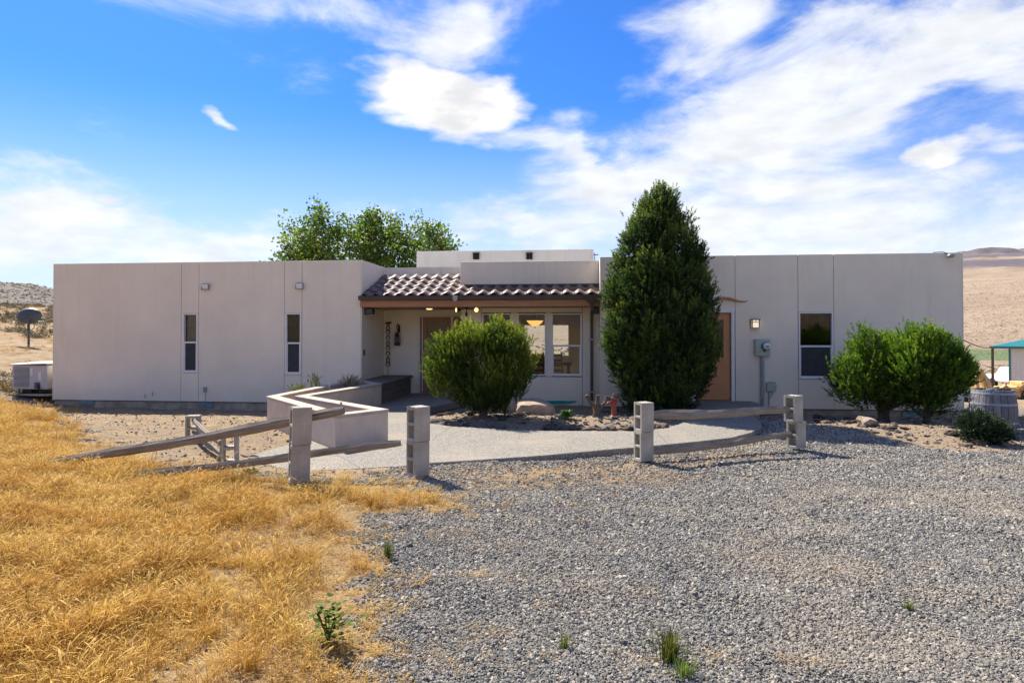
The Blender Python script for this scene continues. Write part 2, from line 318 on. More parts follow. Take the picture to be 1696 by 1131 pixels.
# ------------------------------------------------------------------ object helpers
class MB:
    def __init__(s): s.v = []; s.f = []; s.a = []
    def add(s, v, f, tint=None):
        o = len(s.v); s.v += [tuple(x) for x in v]; s.f += [tuple(i + o for i in q) for q in f]
        if tint is not None: s.a += [tint] * len(v)
        return s
    def box(s, x0, x1, y0, y1, z0, z1, m=None):
        v = [(x, y, z) for x in (x0, x1) for y in (y0, y1) for z in (z0, z1)]
        if m: v = [m @ Vector(p) for p in v]
        return s.add(v, [(0, 1, 3, 2), (4, 6, 7, 5), (0, 4, 5, 1), (2, 3, 7, 6), (0, 2, 6, 4), (1, 5, 7, 3)])
    def tube(s, pts, rad, n=8, cap=True, jit=0., flat=1.):
        pts = [Vector(p) for p in pts]
        if isinstance(rad, (int, float)): rad = [rad] * len(pts)
        v = []; ref = None
        for i, p in enumerate(pts):
            d = (pts[min(i + 1, len(pts) - 1)] - pts[max(i - 1, 0)]).normalized()
            if ref is None: ref = Vector((0, 0, 1)) if abs(d.z) < .9 else Vector((1, 0, 0))
            a = d.cross(ref).normalized(); b = a.cross(d); ref = b
            for j in range(n):
                t = 2 * math.pi * (j + .5) / n; r = rad[i] * (1 + jit * (rnd.random() - .5))
                v.append(p + a * math.cos(t) * r * flat + b * math.sin(t) * r)
        f = [(i * n + j, i * n + (j + 1) % n, (i + 1) * n + (j + 1) % n, (i + 1) * n + j) for i in range(len(pts) - 1) for j in range(n)]
        if cap: f += [tuple(range(n))[::-1], tuple((len(pts) - 1) * n + j for j in range(n))]
        return s.add(v, f)
    def lathe(s, prof, n=20, c=(0, 0, 0), m=None):
        v = []
        for r, z in prof:
            for j in range(n):
                t = 2 * math.pi * j / n; p = Vector((r * math.cos(t), r * math.sin(t), z))
                v.append((m @ p if m else p) + Vector(c))
        f = [(i * n + j, i * n + (j + 1) % n, (i + 1) * n + (j + 1) % n, (i + 1) * n + j) for i in range(len(prof) - 1) for j in range(n)]
        f += [tuple(range(n))[::-1], tuple((len(prof) - 1) * n + j for j in range(n))]
        return s.add(v, f)
    def prism(s, poly, z0, z1):
        n = len(poly); v = [(x, y, z0) for x, y in poly] + [(x, y, z1) for x, y in poly]
        f = [tuple(range(n))[::-1], tuple(range(n, 2 * n))] + [(i, (i + 1) % n, n + (i + 1) % n, n + i) for i in range(n)]
        return s.add(v, f)
    def mesh(s, name, mat=None, smooth=False):
        me = bpy.data.meshes.new(name); me.from_pydata(s.v, [], s.f)
        if mat: me.materials.append(M[mat] if isinstance(mat, str) else mat)
        if s.a and len(s.a) == len(s.v):
            at = me.attributes.new('tint', 'FLOAT', 'POINT'); at.data.foreach_set('value', s.a)
        if smooth: me.polygons.foreach_set('use_smooth', [True] * len(me.polygons))
        me.update(); return me
    def build(s, name, mat, parent=None, loc=(0, 0, 0), rz=0, smooth=False, bevel=0, seg=1, fix=True):
        me = s.mesh(name, mat, smooth)
        if fix:
            bm = bmesh.new(); bm.from_mesh(me); bmesh.ops.recalc_face_normals(bm, faces=bm.faces); bm.to_mesh(me); bm.free()
        o = bpy.data.objects.new(name, me); C.objects.link(o); o.parent = parent; o.location = loc; o.rotation_euler = (0, 0, rz)
        if bevel:
            b = o.modifiers.new('bevel', 'BEVEL'); b.width = bevel; b.segments = seg; b.limit_method = 'ANGLE'
        return o
def tag(o, label=None, cat=None, group=None, kind=None):
    for a, b in (('label', label), ('category', cat), ('group', group), ('kind', kind)):
        if b: o[a] = b
    return o
def thing(name, label, cat, loc=(0, 0, 0), rz=0, group=None):
    o = bpy.data.objects.new(name, None); C.objects.link(o); o.empty_display_size = .1
    o.location = loc; o.rotation_euler = (0, 0, rz); return tag(o, label, cat, group)
def copy_tree(o, parent=None):
    c = o.copy(); C.objects.link(c); c.parent = parent
    for ch in [x for x in o.children]: copy_tree(ch, c)
    return c
def np_mesh(name, verts, faces, tint=None, mat=None, smooth=False):
    """verts (n,3), faces (m,k) numpy"""
    me = bpy.data.meshes.new(name); n = len(verts); m, kk = faces.shape
    me.vertices.add(n); me.vertices.foreach_set('co', np.ascontiguousarray(verts, np.float32).ravel())
    me.loops.add(m * kk); me.loops.foreach_set('vertex_index', np.ascontiguousarray(faces, np.int32).ravel())
    me.polygons.add(m); me.polygons.foreach_set('loop_start', np.arange(0, m * kk, kk, dtype=np.int32))
    me.update(calc_edges=True)
    if tint is not None:
        a = me.attributes.new('tint', 'FLOAT', 'POINT'); a.data.foreach_set('value', np.ascontiguousarray(tint, np.float32))
    if smooth: me.polygons.foreach_set('use_smooth', np.ones(m, bool))
    if mat: me.materials.append(M[mat])
    return me
def link(name, me, parent=None, loc=(0, 0, 0)):
    o = bpy.data.objects.new(name, me); C.objects.link(o); o.parent = parent; o.location = loc; return o

# ------------------------------------------------------------------ terrain heights
ctrl = np.array([(0, -5, 0), (-8, -5, .1), (8, -5, 0), (0, 0, 0), (-3, 3, .06), (3, 3, 0), (6, 4, -.03), (-1, 6.9, -.015), (-2.2, 6.5, .03), (-5.5, 6.5, .10),
                 (1.8, 8.6, -.14), (4.2, 9.5, -.155), (0, 8, -.09), (-1.2, 8, -.06), (-3.4, 8.4, -.07), (-5, 10.3, -.08), (-7, 10, .0), (-4.2, 11.5, -.10),
                 (-6, 14, -.19), (-9, 14, -.17), (-12, 16.2, -.26), (-9, 16.0, -.34), (-6.2, 15.7, -.35), (-3.9, 15.2, -.30), (0, 14, -.14), (0, 12, -.12), (3, 12, -.14), (6, 11.5, -.16), (3, 15, -.2), (5.5, 14.5, -.26), (8, 14.2, -.27), (10.3, 14, -.30),
                 (9, 11, -.18), (8, 8, -.15), (12, 11, -.26), (13, 16, -.5), (-13.5, 17, .02), (-11, 12.5, .06), (-14, 14, .28), (-15.5, 19, .55), (-17, 22, 1.0), (-19, 25, 1.42), (-20, 21, 1.3), (-24, 31, 2.5), (-30, 40, 3.4),
                 (20, 24, -1.1), (30, 40, -1.9), (40, 50, -2.6), (0, 30, -.2), (-6, 30, .2), (10, 35, -1), (-12, 28, .9), (20, 5, -.6), (-20, 5, .8), (0, -40, 1), (40, 0, -1), (-40, 0, 3), (0, 55, -.2), (-25, 55, 3.2)], float)
def _phi(r): return np.sqrt(r * r + 1.2)
_A = _phi(np.hypot(ctrl[:, None, 0] - ctrl[None, :, 0], ctrl[:, None, 1] - ctrl[None, :, 1]))
_W = np.linalg.solve(_A + 1e-6 * np.eye(len(ctrl)), ctrl[:, 2])
AZ = np.array([-180, -120, -80, -48, -37, -33, -25, -5, 15, 30, 36, 40, 55, 90, 130, 180], float)
RR = np.array([55, 150, 340, 1000, 2400, 4500], float)
PROF = np.array([[1, 8, 40, 150, 300, 300], [2, 8, 30, 120, 250, 250], [4, 8, 28, 80, 160, 100], [3.6, 6, 24, 40, 90, 60], [3.1, 4.2, 22.5, 24, 60, 60], [2.8, 3.4, 16, 17, 60, 60], [1.5, 1, 6, 30, 120, 120],
                 [0, -1, 4, 60, 200, 200], [-1, -3, 3, 70, 240, 220], [-2.5, -3.9, 10, 76, 238, 200], [-2.7, -3.6, 13, 78, 250, 200], [-2.7, -3.6, 14, 80, 236, 200], [-2.5, -3, 15, 90, 240, 200], [-1, 1, 25, 100, 240, 240], [0, 6, 40, 150, 300, 300], [1, 8, 40, 150, 300, 300]], float)
def fnoise(x, y, s, seed=0., octv=4):
    out = np.zeros(np.shape(x)); amp = 1.
    rs = np.random.RandomState(int(seed) + 5)
    for o in range(octv):
        for j in range(4):
            th = rs.rand() * 6.283; ph = rs.rand() * 6.283; fq = (2 ** o) * (0.8 + .5 * rs.rand()) / s
            out = out + amp * .35 * np.sin(6.283 * fq * (x * math.cos(th) + y * math.sin(th)) + ph + 1.7 * np.sin(6.283 * fq * .6 * (y * math.cos(th) - x * math.sin(th)) + ph * 2))
        amp *= .55
    return out
def far_h(x, y):
    r = np.hypot(x, y); a = np.degrees(np.arctan2(x, y))
    cols = np.stack([np.interp(a, AZ, PROF[:, j]) for j in range(len(RR))], -1)
    j = np.clip(np.searchsorted(RR, r) - 1, 0, len(RR) - 2)
    t = np.clip((r - RR[j]) / (RR[j + 1] - RR[j]), 0, 1)
    c0 = np.take_along_axis(cols, j[..., None], -1)[..., 0]; c1 = np.take_along_axis(cols, (j + 1)[..., None], -1)[..., 0]
    h = c0 * (1 - t) + c1 * t
    return h + np.clip((r - 130) / 400, 0, 1.3) * 3.2 * fnoise(x, y, 420, 3) * np.clip(r / 900, .25, 3.0)
def near_h(x, y):
    out = np.zeros(np.shape(x))
    for i in range(len(ctrl)): out = out + _W[i] * _phi(np.hypot(x - ctrl[i, 0], y - ctrl[i, 1]))
    return out
BUMPS = []
def G(x, y):
    x = np.asarray(x, float); y = np.asarray(y, float); r = np.hypot(x, y)
    t = np.clip((r - 36) / 22, 0, 1); t = t * t * (3 - 2 * t)
    h = near_h(x, y) * (1 - t) + far_h(x, y) * t
    for bx, by, sx, sy, a in BUMPS: h = h + a * np.exp(-((x - bx) / sx) ** 2 - ((y - by) / sy) ** 2)
    h = h + .012 * fnoise(x, y, 2.2, 9, 3) * np.clip((r - 1) / 3, 0, 1)
    return h
def g(x, y): return float(G(x, y))
def on_ground(px, py, it=8):
    z = 0.
    for _ in range(it):
        p = at_z(px, py, z); z = g(p.x, p.y)
    return Vector((p.x, p.y, z))

# ---- house frame: u along the front (to the right), v into the house
TH = math.atan(.1077); O = Vector((0, 15.458, 0))
E1 = Vector((math.cos(TH), -math.sin(TH), 0)); E2 = Vector((math.sin(TH), math.cos(TH), 0))
def hp(px, py, v=0.):
    d = ray(px, py); c = Vector((0, 0, CH)) - O
    s = (v - c.dot(E2)) / d.dot(E2); p = c + d * s
    return p.dot(E1), p.z
def hu(px, v=0., py=545): return hp(px, py, v)[0]
def hw(u, v, z=0.): return O + E1 * u + E2 * v + Vector((0, 0, z))
def to_h(p): q = Vector((p[0], p[1], 0)) - O; return q.dot(E1), q.dot(E2)
ULL, UL, UR, URR = hu(89), hu(597), hu(996), hu(1594)
ZT = 3.41; ZB = -.15

for px, py, sx, sy, a in ((800, 692, 1.0, .55, .10), (985, 697, 1.1, .5, .09), (1470, 705, 1.6, .7, .10), (1590, 715, 1.2, .6, .08)):
    p = at_z(px, py, -.1); BUMPS.append((p.x, p.y, sx, sy, a))

# ------------------------------------------------------------------ ground regions
def poly_px(pts, z=-.05): return np.array([at_z(a, b, z)[:2] for a, b in pts])
def sdist(x, y, P):
    """signed distance, positive inside"""
    x = np.asarray(x, float); y = np.asarray(y, float); d = np.full(x.shape, 1e9); ins = np.zeros(x.shape, bool)
    n = len(P)
    for i in range(n):
        ax, ay = P[i]; bx, by = P[(i + 1) % n]; ex, ey = bx - ax, by - ay
        t = np.clip(((x - ax) * ex + (y - ay) * ey) / (ex * ex + ey * ey + 1e-12), 0, 1)
        d = np.minimum(d, np.hypot(x - ax - t * ex, y - ay - t * ey))
        c = ((ay > y) != (by > y)) & (x < (bx - ax) * (y - ay) / (by - ay + 1e-12) + ax)
        ins ^= c
    return np.where(ins, d, -d)
PATH = [(410, 755), (440, 768), (474, 777), (511, 779.5), (590, 776), (672, 771.5), (710, 766.5), (800, 761), (900, 754), (1000, 745), (1082, 738), (1150, 731.5), (1213, 724.5), (1245, 716),
        (1262, 706), (1258, 695), (1240, 686), (1150, 688), (1127, 701), (1104, 709), (1050, 714), (912, 713), (832, 710), (749, 706), (708, 700), (700, 676), (690, 640), (600, 640), (560, 690), (480, 735)]
ZP = -.045
path_poly = [tuple(at_z(a, b, ZP)[:2]) for a, b in PATH]
# porch floor runs back to the entry wall
iu = 26
wl = hw(UL + .02, 1.78); wr = hw(hu(764, .75) - .02, 1.78); wr2 = hw(hu(764, .75) - .02, .72); 
k0 = [i for i, q in enumerate(PATH) if q == (690, 640)][0]
path_poly[k0] = (wr2.x + .35, wr2.y - .3)
path_poly[k0 + 1] = (wl.x, wl.y)
path_poly.insert(k0 + 1, (wr.x, wr.y)); path_poly.insert(k0 + 1, (wr2.x, wr2.y))
path_np = np.array(path_poly)
gl_edge = [(645, 1300), (640, 1131), (668, 1040), (640, 985), (660, 940), (612, 890), (650, 858), (735, 852), (815, 838), (760, 812), (700, 800), (640, 792), (560, 790), (440, 786), (330, 770), (230, 752), (170, 728), (110, 690), (70, 662)]
grass_np = np.vstack([poly_px(gl_edge[:1], 0), poly_px(gl_edge[1:], 0.02), [(-15.5, 18.5), (-19, 17), (-24, 10), (-16, -2), (-1, -2)]])
dirt_edge = [(700, 772), (900, 760), (1060, 748), (1230, 735), (1300, 742), (1200, 765), (1080, 800), (900, 812), (800, 815), (730, 800), (650, 800), (450, 800), (300, 790), (100, 750), (60, 655), (600, 655), (720, 690)]
dirt_np = poly_px(dirt_edge)
bed_np = poly_px([(1265, 690), (1345, 712), (1420, 716), (1480, 735), (1600, 750), (1700, 744), (1690, 725), (1640, 700), (1620, 660), (1300, 660)], -.15)
bed2_np = poly_px([(712, 703), (832, 711), (912, 714), (1050, 714), (1104, 709), (1127, 701), (1180, 672), (1000, 655), (760, 655), (690, 680)], -.1)
front_np = np.array([[hw(ULL - .2, -1.3).x, hw(ULL - .2, -1.3).y], [hw(UL, -1.3).x, hw(UL, -1.3).y], [hw(UL, 3).x, hw(UL, 3).y], [hw(ULL - .2, 3).x, hw(ULL - .2, 3).y]])
def masks(x, y):
    n1 = fnoise(x, y, 1.3, 21, 4); n2 = fnoise(x, y, .45, 22, 3)
    gs = sdist(x, y, grass_np) + .14 * n1 + .08 * n2
    dp = sdist(x, y, dirt_np); ds = dp + .25 * n1 + .12 * n2
    bs = np.maximum(sdist(x, y, bed_np), sdist(x, y, bed2_np)) + .06 * n2
    left = np.clip((-x - 12) / 3, 0, 1)
    grass = np.clip(gs / .5 + .3, 0, 1)
    dirt = np.clip(ds / .6 + .35, 0, 1)
    bed = np.clip(bs / .12 + .5, 0, 1)
    return grass, dirt, bed
# ground mesh
xs = np.concatenate([-np.geomspace(15, 75, 34)[::-1], np.arange(-14.9, 14.9, .085), np.geomspace(15, 75, 34)])
ys = np.concatenate([-np.geomspace(1.5, 75, 24)[::-1], [0.], np.arange(1.2, 18, .085), np.geomspace(18.1, 75, 34)])
XX, YY = np.meshgrid(xs, ys); ZZ = G(XX, YY)
gr_, di_, be_ = masks(XX, YY)
farw = np.clip((np.hypot(XX, YY) - 20) / 6, 0, 1) * (1 - np.clip(1 - np.abs(XX - 13) / 6, 0, 1) * (YY < 22))
ZZ += (.012 * fnoise(XX, YY, .35, 31, 3) * np.clip(di_ + gr_ + be_, 0, 1)) * (np.hypot(XX, YY) < 25)
ny, nx = XX.shape; idx = np.arange(nx * ny).reshape(ny, nx)
fq = np.stack([idx[:-1, :-1], idx[:-1, 1:], idx[1:, 1:], idx[1:, :-1]], -1).reshape(-1, 4)
# the sheet runs under the house, so sink it a little there
hu_, hv_ = (XX - O.x) * E1.x + (YY - O.y) * E1.y, (XX - O.x) * E2.x + (YY - O.y) * E2.y
ins = (hu_ > ULL + .3) & (hu_ < URR - .3) & (hv_ > .4) & (hv_ < 8.5)
ZZ = np.where(ins & ~((hu_ > UL - .2) & (hu_ < UR) & (hv_ < 1.8)), -.35, ZZ)
pd = sdist(XX, YY, path_np)
ZZ = np.where(pd > .10, np.minimum(ZZ, ZP - .03), np.where(pd > -.25, np.minimum(ZZ, ZP - .008), ZZ))
me = np_mesh('ground', np.stack([XX, YY, ZZ], -1).reshape(-1, 3), fq, smooth=True)
for nm, arr in (('grass_m', gr_), ('dirt_m', di_), ('bed_m', be_), ('far_m', farw)):
    a = me.attributes.new(nm, 'FLOAT', 'POINT'); a.data.foreach_set('value', np.ascontiguousarray(arr, np.float32).ravel())
k = NT('ground_cover'); k.set(.95, 0, .15)
v = k.vor(105); sc_ = k.n.new('ShaderNodeSeparateColor'); k.l.new(v.outputs['Color'], sc_.inputs[0])
grav = k.ramp(sc_.outputs[0], [(0, (.065, .064, .06)), (.3, (.145, .14, .13)), (.6, (.23, .22, .20)), (.85, (.34, .31, .27)), (1, (.50, .44, .37))])
grav = k.mix(k.mr(v.outputs['Distance'], .35, .75, 0, .6), grav, (.05, .05, .05))
dn = k.noise(30, 7, .7, 'World'); dn2 = k.noise(3.5, 6, .65, 'World')
dirt = k.ramp(dn, [(.3, (.13, .092, .06)), (.5, (.26, .195, .13)), (.7, (.39, .305, .21))])
dirt = k.mix(k.mr(dn2, .5, .72, 0, .6), dirt, (.40, .265, .15))
vp = k.vor(28); dirt = k.mix(k.mr(vp.outputs['Distance'], .16, .08, 0, .8), dirt, (.25, .235, .22))
grs = k.ramp(dn, [(.3, (.13, .085, .045)), (.5, (.27, .175, .085)), (.7, (.45, .32, .16))])
bed = k.ramp(dn, [(.3, (.12, .09, .062)), (.5, (.29, .215, .15)), (.7, (.46, .36, .26))])
col = grav
mixn = k.noise(9, 6, .65, 'World')
dm = k.math('ADD', k.attr('dirt_m'), k.math('MULTIPLY', k.math('SUBTRACT', mixn, .5), 1.4))
patch = k.mr(k.noise(1.1, 6, .7, 'World'), .62, .74, 0, .75)
col = k.mix(k.math('MULTIPLY', patch, k.mr(mixn, .42, .6)), col, (.42, .31, .20))
col = k.mix(k.mr(dm, .35, .62), col, dirt)
gm = k.math('ADD', k.attr('grass_m'), k.math('MULTIPLY', k.math('SUBTRACT', mixn, .5), 1.2))
col = k.mix(k.mr(gm, .35, .65), col, grs)
col = k.mix(k.mr(k.math('ADD', k.attr('bed_m'), k.math('MULTIPLY', k.math('SUBTRACT', mixn, .5), .6)), .4, .6), col, bed)
fr1 = k.noise(.35, 6, .65, 'World'); fr2 = k.noise(2.5, 5, .6, 'World')
farc = k.ramp(fr1, [(.35, (.30, .21, .125)), (.6, (.40, .29, .175))]); farc = k.mix(k.mr(fr2, .46, .62, 0, .85), farc, (.24, .17, .10)); farc = k.mix(k.mr(k.noise(9, 6, .7, 'World'), .5, .65, 0, .6), farc, (.30, .215, .13))
col = k.mix(k.attr('far_m'), col, farc)
k.color(col)
hh = k.math('ADD', k.math('MULTIPLY', v.outputs['Distance'], -1.), k.math('MULTIPLY', dn, 1.2)); k.bump(hh, .7, .012)
me.materials.append(k.m)
tag(link('ground', me), kind='structure')

# far hills ring
azs = np.radians(np.concatenate([np.arange(-180, -50, 2.5), np.arange(-50, -25, .25), np.arange(-25, 25, .6), np.arange(25, 50, .2), np.arange(50, 180.01, 2.5)]))
rs_ = np.geomspace(56, 5200, 150)
A2, R2 = np.meshgrid(azs, rs_); X2 = R2 * np.sin(A2); Y2 = R2 * np.cos(A2); Z2 = G(X2, Y2)
Z2 = Z2 - .4 * ((np.abs(X2) < 75) & (np.abs(Y2) < 75)) - np.clip(R2 - 4500, 0, 9e9) * .6
n2, m2 = X2.shape; idx = np.arange(n2 * m2).reshape(n2, m2)
fq = np.stack([idx[:-1, :-1], idx[1:, :-1], idx[1:, 1:], idx[:-1, 1:]], -1).reshape(-1, 4)
me = np_mesh('hills', np.stack([X2, Y2, Z2], -1).reshape(-1, 3), fq, smooth=True)
aa = me.attributes.new('az', 'FLOAT', 'POINT'); aa.data.foreach_set('value', np.ascontiguousarray(np.degrees(A2), np.float32).ravel())
k = NT('hill_cover'); k.set(1., 0, .05)
pos = k.n.new('ShaderNodeSeparateXYZ'); k.l.new(k.geo(), pos.inputs[0])
n1 = k.noise(.012, 8, .68, 'World'); n3 = k.noise(.05, 8, .72, 'World', sc=(1, 1, 4)); n4 = k.noise(.35, 5, .75, 'World')
base = k.ramp(n1, [(.3, (.30, .22, .155)), (.55, (.37, .285, .21)), (.75, (.43, .35, .265))])
base = k.mix(k.mr(n3, .56, .68, 0, .55), base, (.33, .24, .165)); base = k.mix(k.mr(n4, .53, .66, 0, .5), base, (.24, .19, .13))
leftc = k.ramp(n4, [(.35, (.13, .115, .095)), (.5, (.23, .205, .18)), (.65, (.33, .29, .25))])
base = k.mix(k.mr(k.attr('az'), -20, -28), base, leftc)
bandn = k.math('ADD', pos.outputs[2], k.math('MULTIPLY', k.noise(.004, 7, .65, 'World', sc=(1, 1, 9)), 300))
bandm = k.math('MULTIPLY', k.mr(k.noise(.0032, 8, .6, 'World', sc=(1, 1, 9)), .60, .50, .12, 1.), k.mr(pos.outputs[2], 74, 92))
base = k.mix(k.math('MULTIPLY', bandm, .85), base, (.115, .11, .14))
r_ = k.n.new('ShaderNodeVectorMath'); r_.operation = 'LENGTH'; k.l.new(k.geo(), r_.inputs[0])
grn = k.math('MULTIPLY', k.mr(r_.outputs['Value'], 143, 146), k.mr(r_.outputs['Value'], 170, 164))
base = k.mix(k.math('MULTIPLY', grn, k.mr(k.attr('az'), 5, 15)), base, (.15, .19, .10))
k.color(base); k.bump(n3, .8, 6.); me.materials.append(k.m)
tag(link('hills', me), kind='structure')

# path
b = MB(); b.prism(path_poly, ZP - .16, ZP)
o = b.build('walkway', 'path', bevel=.012); tag(o, kind='structure')
def px_line(pts, z): return [at_z(a, c, z) for a, c in pts]
b = MB()   # control joints as thin dark grooves let into the slab
for a, c in (((716, 728), (748, 706)), ((1084, 713), (1108, 736)), ((556, 752), (600, 776)), ((700, 676), (640, 676))):
    p, q = at_z(*a, ZP + .001), at_z(*c, ZP + .001); d = (q - p).normalized(); s_ = Vector((-d.y, d.x, 0)) * .005
    b.add([p - s_, p + s_, q + s_, q - s_], [(0, 1, 2, 3)])
o = b.build('slab_joint', 'dark_gap'); tag(o, kind='structure')
# door stoop
stp = [tuple(at_z(a, c, .02)[:2]) for a, c in ((1148, 681), (1258, 681), (1258, 668), (1240, 663), (1140, 663))]
b = MB(); b.prism(stp, -.3, .02)
tag(b.build('doorstep', 'path', bevel=.012), kind='structure')

# ------------------------------------------------------------------ the house
H = thing('house', 'long low beige stucco house with flat parapets and a tiled porch roof', 'house', O, -TH)
def wall_grid(b, u0, u1, z0, z1, v0, v1, holes=()):
    us = sorted({u0, u1, *[h[0] for h in holes], *[h[1] for h in holes]}); zs = sorted({z0, z1, *[h[2] for h in holes], *[h[3] for h in holes]})
    us = [u for u in us if u0 <= u <= u1]; zs = [z for z in zs if z0 <= z <= z1]
    for i in range(len(us) - 1):
        for j in range(len(zs) - 1):
            cu, cz = (us[i] + us[i + 1]) / 2, (zs[j] + zs[j + 1]) / 2
            if any(h[0] < cu < h[1] and h[2] < cz < h[3] for h in holes): continue
            b.box(us[i], us[i + 1], v0, v1, zs[j], zs[j + 1])
def side_grid(b, v0, v1, z0, z1, u0, u1): b.box(u0, u1, v0, v1, z0, z1)
VB = 8.6
def rect(x0, y0, x1, y1, v=0.):
    ua, za = hp(x0, y1, v); ub, zb_ = hp(x1, y0, v); return (ua, ub, za, zb_)
wL1 = rect(302.5, 519, 327.5, 617); wL2 = rect(472.5, 518.5, 499, 620); wR = rect(1323, 516.5, 1380, 627)
dR = rect(1153, 518, 1211, 668)
VBAY = .75
wB = [rect(798.5, 519, 847, 621.5, VBAY), rect(857, 519, 904.5, 622, VBAY), rect(913.5, 519, 963.5, 622.5, VBAY)]
zb0 = min(w[2] for w in wB); zb1 = max(w[3] for w in wB); wB = [(a, c, zb0, zb1) for a, c, _, _ in wB]
uBL = hu(764, VBAY)
ENT = 1.8
dE = rect(696, 525, 763, 648, ENT); dE = (dE[0], uBL + .1, -.045, dE[3])
# core walls
b = MB(); wall_grid(b, ULL, UL, ZB, ZT - .02, .03, .24, [wL1, wL2]); b.box(ULL, ULL + .2, .24, VB - .2, ZB, ZT - .02); b.box(UL - .2, UL - .001, .24, VB - .2, ZB, ZT - .02)
b.build('wall_core', 'dark_gap', H)
b = MB(); wall_grid(b, UR, URR, ZB, ZT - .02, .03, .24, [wR, dR]); b.box(UR + .001, UR + .2, .24, VB - .2, ZB, ZT - .02); b.box(URR - .2, URR, .24, VB - .2, ZB, ZT - .02)
b.build('wall_core', 'dark_gap', H)
# outer stucco panels
def panel(u0, u1, z0, z1, v0=0., v1=.035, mat='stucco', name='stucco_panel', gap=.005, bv=.004, m0=True, m1=True):
    b = MB(); b.box(u0 + (gap if m0 else 0), u1 - (gap if m1 else 0), v0, v1, z0 + gap, z1 - gap); return b.build(name, mat, H, bevel=bv)
ja, jb, jc, jd = hu(300), hu(329), hu(471), hu(500)
panel(ULL, ja, ZB, ZT, m0=False); panel(jb, jc, ZB, ZT); panel(jd, UL, ZB, ZT, m1=False)
panel(ja, jb, wL1[3], ZT); panel(ja, jb, ZB, wL1[2]); panel(jc, jd, wL2[3], ZT); panel(jc, jd, ZB, wL2[2])
for (j0, j1, w) in ((ja, jb, wL1), (jc, jd, wL2)):
    for q0, q1 in ((j0 + .005, w[0]), (w[1], j1 - .005)):
        if q1 - q0 > .004: b = MB(); b.box(q0, q1, .001, .035, w[2], w[3]); b.build('window_margin', 'stucco', H)
ra, rb, rc, rd = hu(1149), hu(1217.8), hu(1322), hu(1381)
panel(UR, ra, ZB, ZT, m0=False); panel(ra, rb, dR[3] + .06, ZT); panel(rb, rc, ZB, ZT); panel(rc, rd, wR[3], ZT); panel(rc, rd, ZB, wR[2]); panel(rd, URR, ZB, ZT, m1=False)
for q0, q1 in ((rc + .005, wR[0]), (wR[1], rd - .005)):
    if q1 - q0 > .004: b = MB(); b.box(q0, q1, .001, .035, wR[2], wR[3]); b.build('window_margin', 'stucco', H)
# side and rear faces
for a_ in ((ULL - .03, ULL - .001, .0, VB, ZB, ZT), (URR + .001, URR + .03, 0, VB, ZB, ZT), (UL + .001, UL + .03, .002, VB - 1, ZB, ZT - .001), (UR - .03, UR - .001, .002, VB - 1, ZB, ZT - .001)):
    b = MB(); b.box(*a_); b.build('side_wall', 'stucco', H, bevel=.012, seg=2)
bigwin = rect(866, 536, 944, 590, VB - .1); bigwin = (bigwin[0], bigwin[1], bigwin[2], bigwin[3])
b = MB(); wall_grid(b, ULL, URR, ZB, ZT - .03, VB - .2, VB, [bigwin]); b.build('rear_wall', 'stucco', H)
b = MB(); b.box(ULL + .2, UL - .2, .24, VB - .2, 2.95, 3.1); b.box(UR + .2, URR - .2, .24, VB - .2, 2.95, 3.1); b.box(UL + .03, UR - .03, ENT + .2, VB - .2, 2.86, 2.98)
b.build('flat_roof', 'roofing', H)
b = MB(); b.box(UL + .03, UR - .03, VBAY + .2, VB - .2, -.16, -.05); b.box(ULL + .2, UL - .2, .24, VB - .2, -.12, -.02); b.box(UR + .2, URR - .2, .24, VB - .2, -.12, -.02); b.build('floor', 'interior_floor', H)
for (a, c) in ((wL1[0] - .8, wL1[1] + .8), (wL2[0] - .8, wL2[1] + .8), (wR[0] - .9, wR[1] + .9)):
    b = MB(); b.box(a - .06, a, .245, 3.4, -.02, 2.5); b.box(c, c + .06, .245, 3.4, -.02, 2.5); b.box(a - .06, c + .06, 3.4, 3.46, -.02, 2.5); b.box(a - .06, c + .06, .245, 3.46, 2.5, 2.56); b.build('inner_wall', 'interior', H)
# foundation
for (a, c) in ((ULL + .02, UL - .02), (UR + .02, URR - .02)):
    b = MB(); b.box(a, c, .035, .22, -.62, ZB - .012); b.build('foundation', 'concrete_base', H)
for a, c in ((ULL, UL), (UR, URR)):
    b = MB(); b.box(a, c, .012, .034, ZB - .012, ZB + .002); b.build('flashing', 'gutter', H)
# entry back wall, bay, parapets
b = MB(); wall_grid(b, UL + .031, uBL, -.3, ZT - .02, ENT, ENT + .18, [dE]); b.build('entry_wall', 'stucco', H)
b = MB(); wall_grid(b, uBL, UR - .031, -.35, 2.5, VBAY + .03, VBAY + .2, wB); b.build('bay_core', 'dark_gap', H)
b = MB(); b.box(uBL, uBL + .2, VBAY + .201, ENT + .18, -.3, ZT - .06); b.build('bay_side_wall', 'stucco', H)
q1 = hu(964.5, VBAY); q0 = wB[0][0] - .02
zc = wB[0][3] + .02; zd = wB[0][2] - .02
panel(uBL, q0, -.3, 2.5, VBAY, VBAY + .035, 'stucco'); panel(q1, UR - .031, -.3, 2.5, VBAY, VBAY + .035, 'stucco', m1=False)
panel(q0, q1, zc, 2.5, VBAY, VBAY + .035); panel(q0, q1, -.3, zd, VBAY, VBAY + .035)
for a, c in ((q0 + .005, wB[0][0]), (wB[0][1], wB[1][0]), (wB[1][1], wB[2][0]), (wB[2][1], q1 - .005)):
    b = MB(); b.box(a, c, VBAY + .004, VBAY + .035, zd + .004, zc - .004); b.build('window_mullion', 'stucco', H)
b = MB(); b.box(uBL - .02, UR - .033, VBAY - .005, VBAY + .25, 2.80, ZT + .0); b.build('porch_parapet', 'stucco', H, bevel=.012, seg=2)
